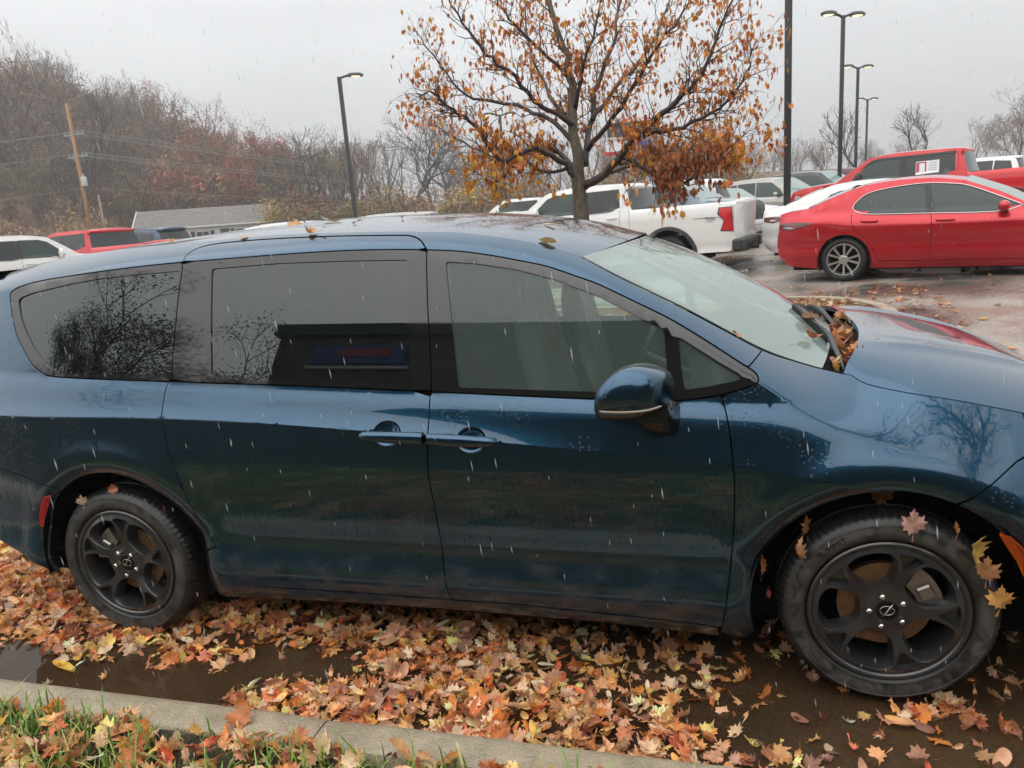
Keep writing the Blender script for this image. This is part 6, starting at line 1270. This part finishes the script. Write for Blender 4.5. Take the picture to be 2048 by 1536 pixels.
tree_thing('shrub','yellow-green shrub at the corner of the house',BU[0],545,80,1.4,'yellow',0,1)
tree_thing('shrub','yellow-green bush behind the silver SUV roof',BU[1],905,80,1.5,'yellow',0,.8)
tree_thing('shrub','olive bush beside the pole on the right',BU[1],1490,78,1.2,'yellow',1,.8)
# ---- the maple on the planting island
MP=np.array([-1.97,5.85,float(ground_z(-1.97,5.85))+.10])
MAPLE=thing('maple_tree','nearly bare maple with hanging orange leaves on the planting island','tree',tuple(MP))
DEP=8.35
def mw(px_,py_,dy=0): return frame_cam(px_,py_,DEP+dy)-MP
LIMBS=[ # (points in view with depth offset, start radius, end radius)
 ([(1165,560,0),(1164,430,0),(1160,380,0),(1152,300,.0),(1146,230,.05),(1140,150,.1),(1120,80,.15),(1100,10,.2),(1085,-80,.25),(1075,-190,.3)],.105,.018),
 ([(1160,370,0),(1120,318,-.15),(1062,300,-.35),(1000,318,-.5),(950,250,-.6),(905,220,-.7),(870,190,-.75),(836,185,-.8)],.045,.008),
 ([(1155,340,0),(1110,300,.2),(1050,312,.45),(1010,350,.55),(985,365,.65),(940,340,.7)],.038,.006),
 ([(1150,290,0),(1090,235,.2),(1010,205,.4),(930,190,.5),(880,130,.6),(842,78,.65)],.036,.007),
 ([(1148,250,0),(1070,200,-.3),(1010,140,-.5),(960,95,-.6),(915,30,-.7),(885,-40,-.75)],.034,.007),
 ([(1166,375,0),(1210,345,-.2),(1262,285,-.4),(1310,240,-.6),(1365,190,-.75),(1400,150,-.85),(1440,60,-.95),(1475,-20,-1)],.062,.009),
 ([(1262,285,-.4),(1330,262,-.5),(1400,240,-.6),(1450,205,-.65),(1490,150,-.7),(1510,92,-.75)],.036,.007),
 ([(1240,310,-.3),(1300,345,-.5),(1350,370,-.6),(1400,345,-.75),(1440,310,-.85),(1490,268,-.95)],.030,.006),
 ([(1170,330,0),(1180,250,.25),(1195,170,.35),(1225,90,.45),(1240,0,.55),(1250,-110,.6)],.050,.010),
 ([(1185,240,.2),(1235,170,.4),(1290,110,.6),(1330,30,.7),(1355,-70,.8)],.036,.008),
 ([(1150,220,.05),(1165,140,-.2),(1190,60,-.35),(1215,-40,-.45)],.034,.008),
 ([(1140,160,.1),(1080,100,.0),(1030,50,-.1),(990,-10,-.15),(960,-90,-.2)],.032,.007),
 ([(1210,345,-.2),(1270,330,.2),(1340,300,.45),(1410,290,.6),(1460,262,.7)],.034,.006),
 ([(1155,330,0),(1090,345,.1),(1030,300,.25),(960,300,.4),(900,270,.5),(850,240,.55)],.028,.005),
 ([(1175,300,.0),(1230,230,-.5),(1280,150,-.9),(1330,70,-1.1),(1390,-10,-1.2)],.038,.008),
 ([(1140,250,.0),(1090,170,.6),(1060,90,.9),(1050,10,1.0)],.036,.008)]
rgm=np.random.default_rng(77); TWm=Twigs(); tips=[]
def limb_pts(L_): return smoothline(np.array([mw(*q) for q in L_]),n=4)
for li,(L_,r0,r1) in enumerate(LIMBS):
    P=limb_pts(L_); P=P+np.concatenate([[np.zeros(3)],rgm.normal(0,.012,(len(P)-1,3))]); rr_=np.linspace(r0,r1,len(P))*.82
    if li==0:
        rr_=np.interp(np.linspace(0,1,len(P)),[0,.12,.2,.34,1],[.105,.088,.082,.060,.014]); P[0]=(0,0,-.15)
    m=MB(); m.tube(P,rr_,9 if li==0 else 6); m.make('trunk' if li==0 else 'limb','bark_trunk' if li==0 else 'bark_wet',MAPLE,smooth=True)
    n0=int(len(P)*(.42 if li==0 else .18))
    for i in range(n0,len(P)):
        for rep in range(3 if i<len(P)-2 else 4):
            if rgm.random()<.72:
                t_=P[min(i+1,len(P)-1)]-P[i-1]; t_/=np.linalg.norm(t_)+1e-9; ax=rgm.normal(0,1,3); ax-=t_*(ax@t_); ax/=np.linalg.norm(ax); d=t_*.65+ax*.75+np.array([0,0,.18]); d/=np.linalg.norm(d); ends=[]
                grow(TWm,ends,rgm,P[i],d,rgm.uniform(.10,.25),min(rr_[i]*.42,.0065),0,2,4,.55,.05,.18,(1,2),.72,.55); tips+=ends
V,F=TWm.arrays(); obj('twigs',V,F,'bark_wet',MAPLE)['kind']='stuff'
# hanging leaves: curled, drooping from the twig ends
ML=[]; idx=rgm.permutation(len(tips)); cnt=0; LMs=LeafMass(); each=[]
MPAL=np.array([(.66,.23,.04),(.72,.29,.04),(.60,.17,.035),(.74,.36,.05),(.55,.15,.04),(.66,.26,.08)])
for j in idx[:3400]:
    q,d=tips[j]; w_=q+MP; dd=w_-CAMP; px_=1024+FPX*(dd@CR)/(dd@CF); py_=768-FPX*(dd@CU)/(dd@CF)
    nl=rgm.integers(0,4) if py_<250 else rgm.integers(1,4)
    if 1300<px_<1440 and 300<py_<372: nl+=3
    if px_<960: nl=min(nl,2) if rgm.random()<.6 else 0
    if py_>330 and px_<1100: nl=min(nl,1)
    for _ in range(nl):
        s=rgm.uniform(.05,.095)*(1.15 if py_>280 else .9); pos=q+rgm.normal(0,.05,3)+np.array([0,0,-.04]); M=np.array(Matrix.Rotation(rgm.uniform(0,6.28),3,'Z')@Matrix.Rotation(math.pi/2+math.pi+rgm.normal(0,.45),3,'X')@Matrix.Rotation(rgm.normal(0,.5),3,'Y'))
        c=MPAL[rgm.integers(len(MPAL))]*rgm.uniform(.75,1.2)
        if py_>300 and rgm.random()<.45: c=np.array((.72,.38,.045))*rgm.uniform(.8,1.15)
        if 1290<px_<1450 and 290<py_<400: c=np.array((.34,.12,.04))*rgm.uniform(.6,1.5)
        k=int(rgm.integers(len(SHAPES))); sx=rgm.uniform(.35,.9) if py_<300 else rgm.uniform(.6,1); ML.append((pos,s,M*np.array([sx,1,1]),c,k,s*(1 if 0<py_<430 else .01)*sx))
ML.sort(key=lambda a:-a[5])
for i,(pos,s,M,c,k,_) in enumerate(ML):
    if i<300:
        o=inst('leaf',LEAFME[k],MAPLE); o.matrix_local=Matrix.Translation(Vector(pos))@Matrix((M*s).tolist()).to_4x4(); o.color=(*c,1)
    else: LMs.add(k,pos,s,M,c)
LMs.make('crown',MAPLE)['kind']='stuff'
# ---- trees behind the photographer, mirrored in the paint and glass
PW=[proto(61,9,5,.16,.55,.07,.27,14000,.075),proto(62,10,5,.17,.5,.09,.27,14000,.075)]
pmat('foliage_dark',(.035,.045,.022),rough=.7,var=.3); LEAFTONE['dark']=1
def back_tree(name,label,P,x,y,sc_,tone,rz):
    t=thing(name,label,'tree',(x,y,.1),rz); V,F,LV,LF=P; obj('trunk',V*sc_,[tuple(f) for f in F],'bark_wet',t)
    if tone: obj('crown',LV*sc_,[tuple(f) for f in LF],'foliage_'+tone,t)['kind']='stuff'
back_tree('dark_tree','dark leafy tree mirrored at the rear end of the quarter window',PW[0],-23.5,-12,1.0,'dark',.3)
back_tree('dark_tree','tallest dark leafy tree mirrored in the middle of the quarter window',PW[1],-18.2,-12,1.12,'dark',1.4)
back_tree('dark_tree','dark leafy tree mirrored at the pillar beside the sliding door',PW[0],-14.2,-11,.88,'dark',2.4)
back_tree('dark_tree','low dark tree mirrored at the left of the sliding door glass',PW[1],-11.4,-10.4,.74,'dark',.9)
PBk=proto(71,6.5,6,.13,.5,.10,.26,0,kids=(2,3),side=.6); t=thing('bare_tree','bare tree mirrored in the front fender of the van','tree',(1.9,-3.4,.15)); V,F,_,_=PBk; obj('trunk',V,[tuple(f) for f in F],'bark_wet',t)
# ------------------------------------------------------------------ leaves caught on the van, rain
rgd=np.random.default_rng(99)
def put_leaf(pos,size,label,col,k,rot,group=None,cat='leaf'):
    o=inst('maple_leaf',LEAFME[k],None,pos,(0,0,0),(size,)*3); o.rotation_euler=(Matrix.Rotation(rot[0],3,'Z')@Matrix.Rotation(rot[1],3,'X')@Matrix.Rotation(rot[2],3,'Y')).to_euler(); o.color=(*col,1); return tag(o,label,cat,group)
H=math.pi/2
for pos,sz,lab,col,k,rot in [
 ((.057,-.035,.703),.085,'pale pink maple leaf hanging over the top of the front tyre',(.72,.42,.34),0,(.1,H,math.pi+.1)),
 ((-.256,.02,.655),.07,'brown leaf wedged above the front tyre toward the door',(.36,.17,.06),3,(.4,H,.6)),
 ((-.285,-.028,.585),.085,'crumpled brown leaf stuck on the rear shoulder of the front tyre',(.42,.20,.09),13,(.3,H-.2,2.2)),
 ((.231,-.030,.615),.105,'golden leaf stuck high on the front shoulder of the front tyre',(.66,.44,.13),1,(.1,H,.9)),
 ((.272,-.032,.550),.085,'reddish tan leaf just below the golden one on the front tyre',(.55,.26,.13),5,(.2,H,2.6)),
 ((.318,-.028,.455),.085,'orange leaf hanging lowest at the front edge of the front tyre',(.74,.38,.12),7,(0,H,math.pi)),
 ((.187,-.010,.665),.07,'small brown leaf beside the golden leaf on the front tyre',(.45,.22,.09),14,(.5,H,1.2)),
 ((-.395,.03,.50),.09,'dark brown leaf stuck to the arch liner behind the front tyre',(.40,.16,.05),12,(.4,H,0)),
 ((-.02,.10,.755),.10,'brown leaf lodged in the top of the front wheel arch',(.42,.20,.07),2,(.1,H-.4,.3)),
 ((-.380,.02,.40),.05,'dark red leaf low behind the front tyre',(.30,.06,.05),15,(.6,H,1.)),
 ((-3.09,.02,.716),.05,'small orange leaf standing on top of the rear tyre',(.66,.28,.12),4,(.2,H,.2)),
 ((-3.246,-.012,.665),.048,'pale tan leaf on the rear tyre left of its top',(.66,.48,.34),6,(.1,H,.7)),
 ((-2.852,.03,.617),.05,'small red leaf on the rear tyre tread toward the sliding door',(.52,.16,.13),8,(.2,H,2.)),
 ((-2.166,.345,1.744),.085,'curled orange-tan leaf standing near the roof edge above the sliding door',(.68,.36,.18),13,(1.2,.5,.3)),
 ((-2.418,.668,1.786),.075,'orange leaf on the middle of the van roof',(.66,.34,.15),3,(.3,.5,.1)),
 ((-2.22,.64,1.785),.10,'long pale leaf lying across the middle of the van roof',(.74,.56,.40),20,(1.5,.2,.2)),
 ((-2.90,.42,1.747),.05,'small orange leaf on the rear of the van roof',(.60,.30,.12),5,(.3,.3,0)),
 ((-1.156,.345,1.637),.07,'yellow-tan leaf on the roof corner above the front door',(.76,.55,.24),21,(1.4,.1,.3)),
 ((-1.197,.594,1.700),.06,'pale yellow leaf on the front of the van roof',(.74,.56,.26),22,(1.2,.1,0)),
 ((-1.856,.612,1.772),.045,'dark red-brown leaf on the roof left of the maple reflection',(.20,.06,.05),15,(.3,.2,0)),
 ((-2.047,.527,1.769),.04,'dark leaf scrap on the van roof',(.16,.08,.06),16,(.3,.2,0)),
 ((-2.486,.362,1.745),.04,'tiny tan leaf on the roof seam above the sliding door',(.62,.36,.2),6,(.3,.2,0)),
 ((-.469,.245,1.280),.055,'brown leaf stuck at the foot of the windscreen pillar',(.50,.22,.08),14,(.6,.4,.5)),
 ((-3.228,-.285,.026),.13,'long yellow leaf floating on the puddle by the kerb',(.80,.50,.08),22,(1.35,.08,.15))]:
    put_leaf(pos,sz,lab,col,k,rot)
for i in range(46):
    u=-.93+1.25*rgd.random()**1.3; v=rgd.uniform(.12,.92); q=cwP(u,v,.016+rgd.uniform(0,.055)); put_leaf(q,rgd.uniform(.05,.09),'brown leaf caught in the cowl under the wipers',pcol(rgd,1.0),int(rgd.integers(len(SHAPES))),(rgd.uniform(0,6.3),rgd.normal(0,.7),rgd.normal(0,.7)),'leaves caught in the cowl')
for u,v,h,col,k in ((-.72,.90,.02,(.45,.16,.07),13),(-.45,.88,.03,(.70,.42,.24),2),(-.05,.90,.04,(.64,.40,.24),4)):
    put_leaf(wsP(u,v,h),.075,'tan leaf clinging to the windscreen beside the wipers',col,k,(rgd.uniform(0,6),-.5,.3),'leaves on the lower windscreen')
# falling rain: drops through the air between the camera and the far lot
m=bpy.data.materials.new('rain_drop'); m.use_nodes=True; p=m.node_tree.nodes['Principled BSDF']; p.inputs['Base Color'].default_value=(.9,.92,.94,1); p.inputs['Roughness'].default_value=.05; p.inputs['Alpha'].default_value=.30; MAT['rain_drop']=m
V=[];F=[];nn=0
slant=np.array([.10,.02,-1.]); slant/=np.linalg.norm(slant)
for i in range(4200):
    dep=1.1+rgd.random()**.75*11.0; px_=rgd.uniform(-60,2108); py_=rgd.uniform(-60,1596); q=CAMP+(CF+CR*(px_-1024)/FPX+CU*(768-py_)/FPX)*dep+rgd.normal(0,.05,3)
    if q[2]<.05 or (q[1]>-.10 and -4.3<q[0]<1.1 and q[1]<2.1 and q[2]<1.83): continue
    L_=rgd.uniform(.014,.030); r_=rgd.uniform(.0009,.0016); a=q-slant*L_/2; b=q+slant*L_/2
    for s in range(4): t_=s*math.pi/2; V.append(q+np.array([math.cos(t_),math.sin(t_),0])*r_)
    V+=[a,b]; F+=[(nn+s,nn+(s+1)%4,nn+4) for s in range(4)]+[(nn+(s+1)%4,nn+s,nn+5) for s in range(4)]; nn+=6
tag(obj('rain',V,F,'rain_drop',smooth=True),'fine raindrops falling across the lot','rain',kind='stuff')
# ------------------------------------------------------------------ rain-hazed air
m=bpy.data.materials.new('rain_haze'); m.use_nodes=True; t=m.node_tree; t.nodes.clear(); o=t.nodes.new('ShaderNodeOutputMaterial'); v=t.nodes.new('ShaderNodeVolumePrincipled')
v.inputs['Color'].default_value=(.93,.94,.95,1); v.inputs['Density'].default_value=.0016; v.inputs['Anisotropy'].default_value=.25; t.links.new(v.outputs[0],o.inputs['Volume']); MAT['rain_haze']=m
mb=MB(); mb.box((0,60,28),(560,620,64)); h=mb.make('haze','rain_haze'); tag(h,'grey rain haze hanging over the whole lot and hills','haze',kind='stuff')
cy.volume_step_rate=4; cy.volume_max_steps=64
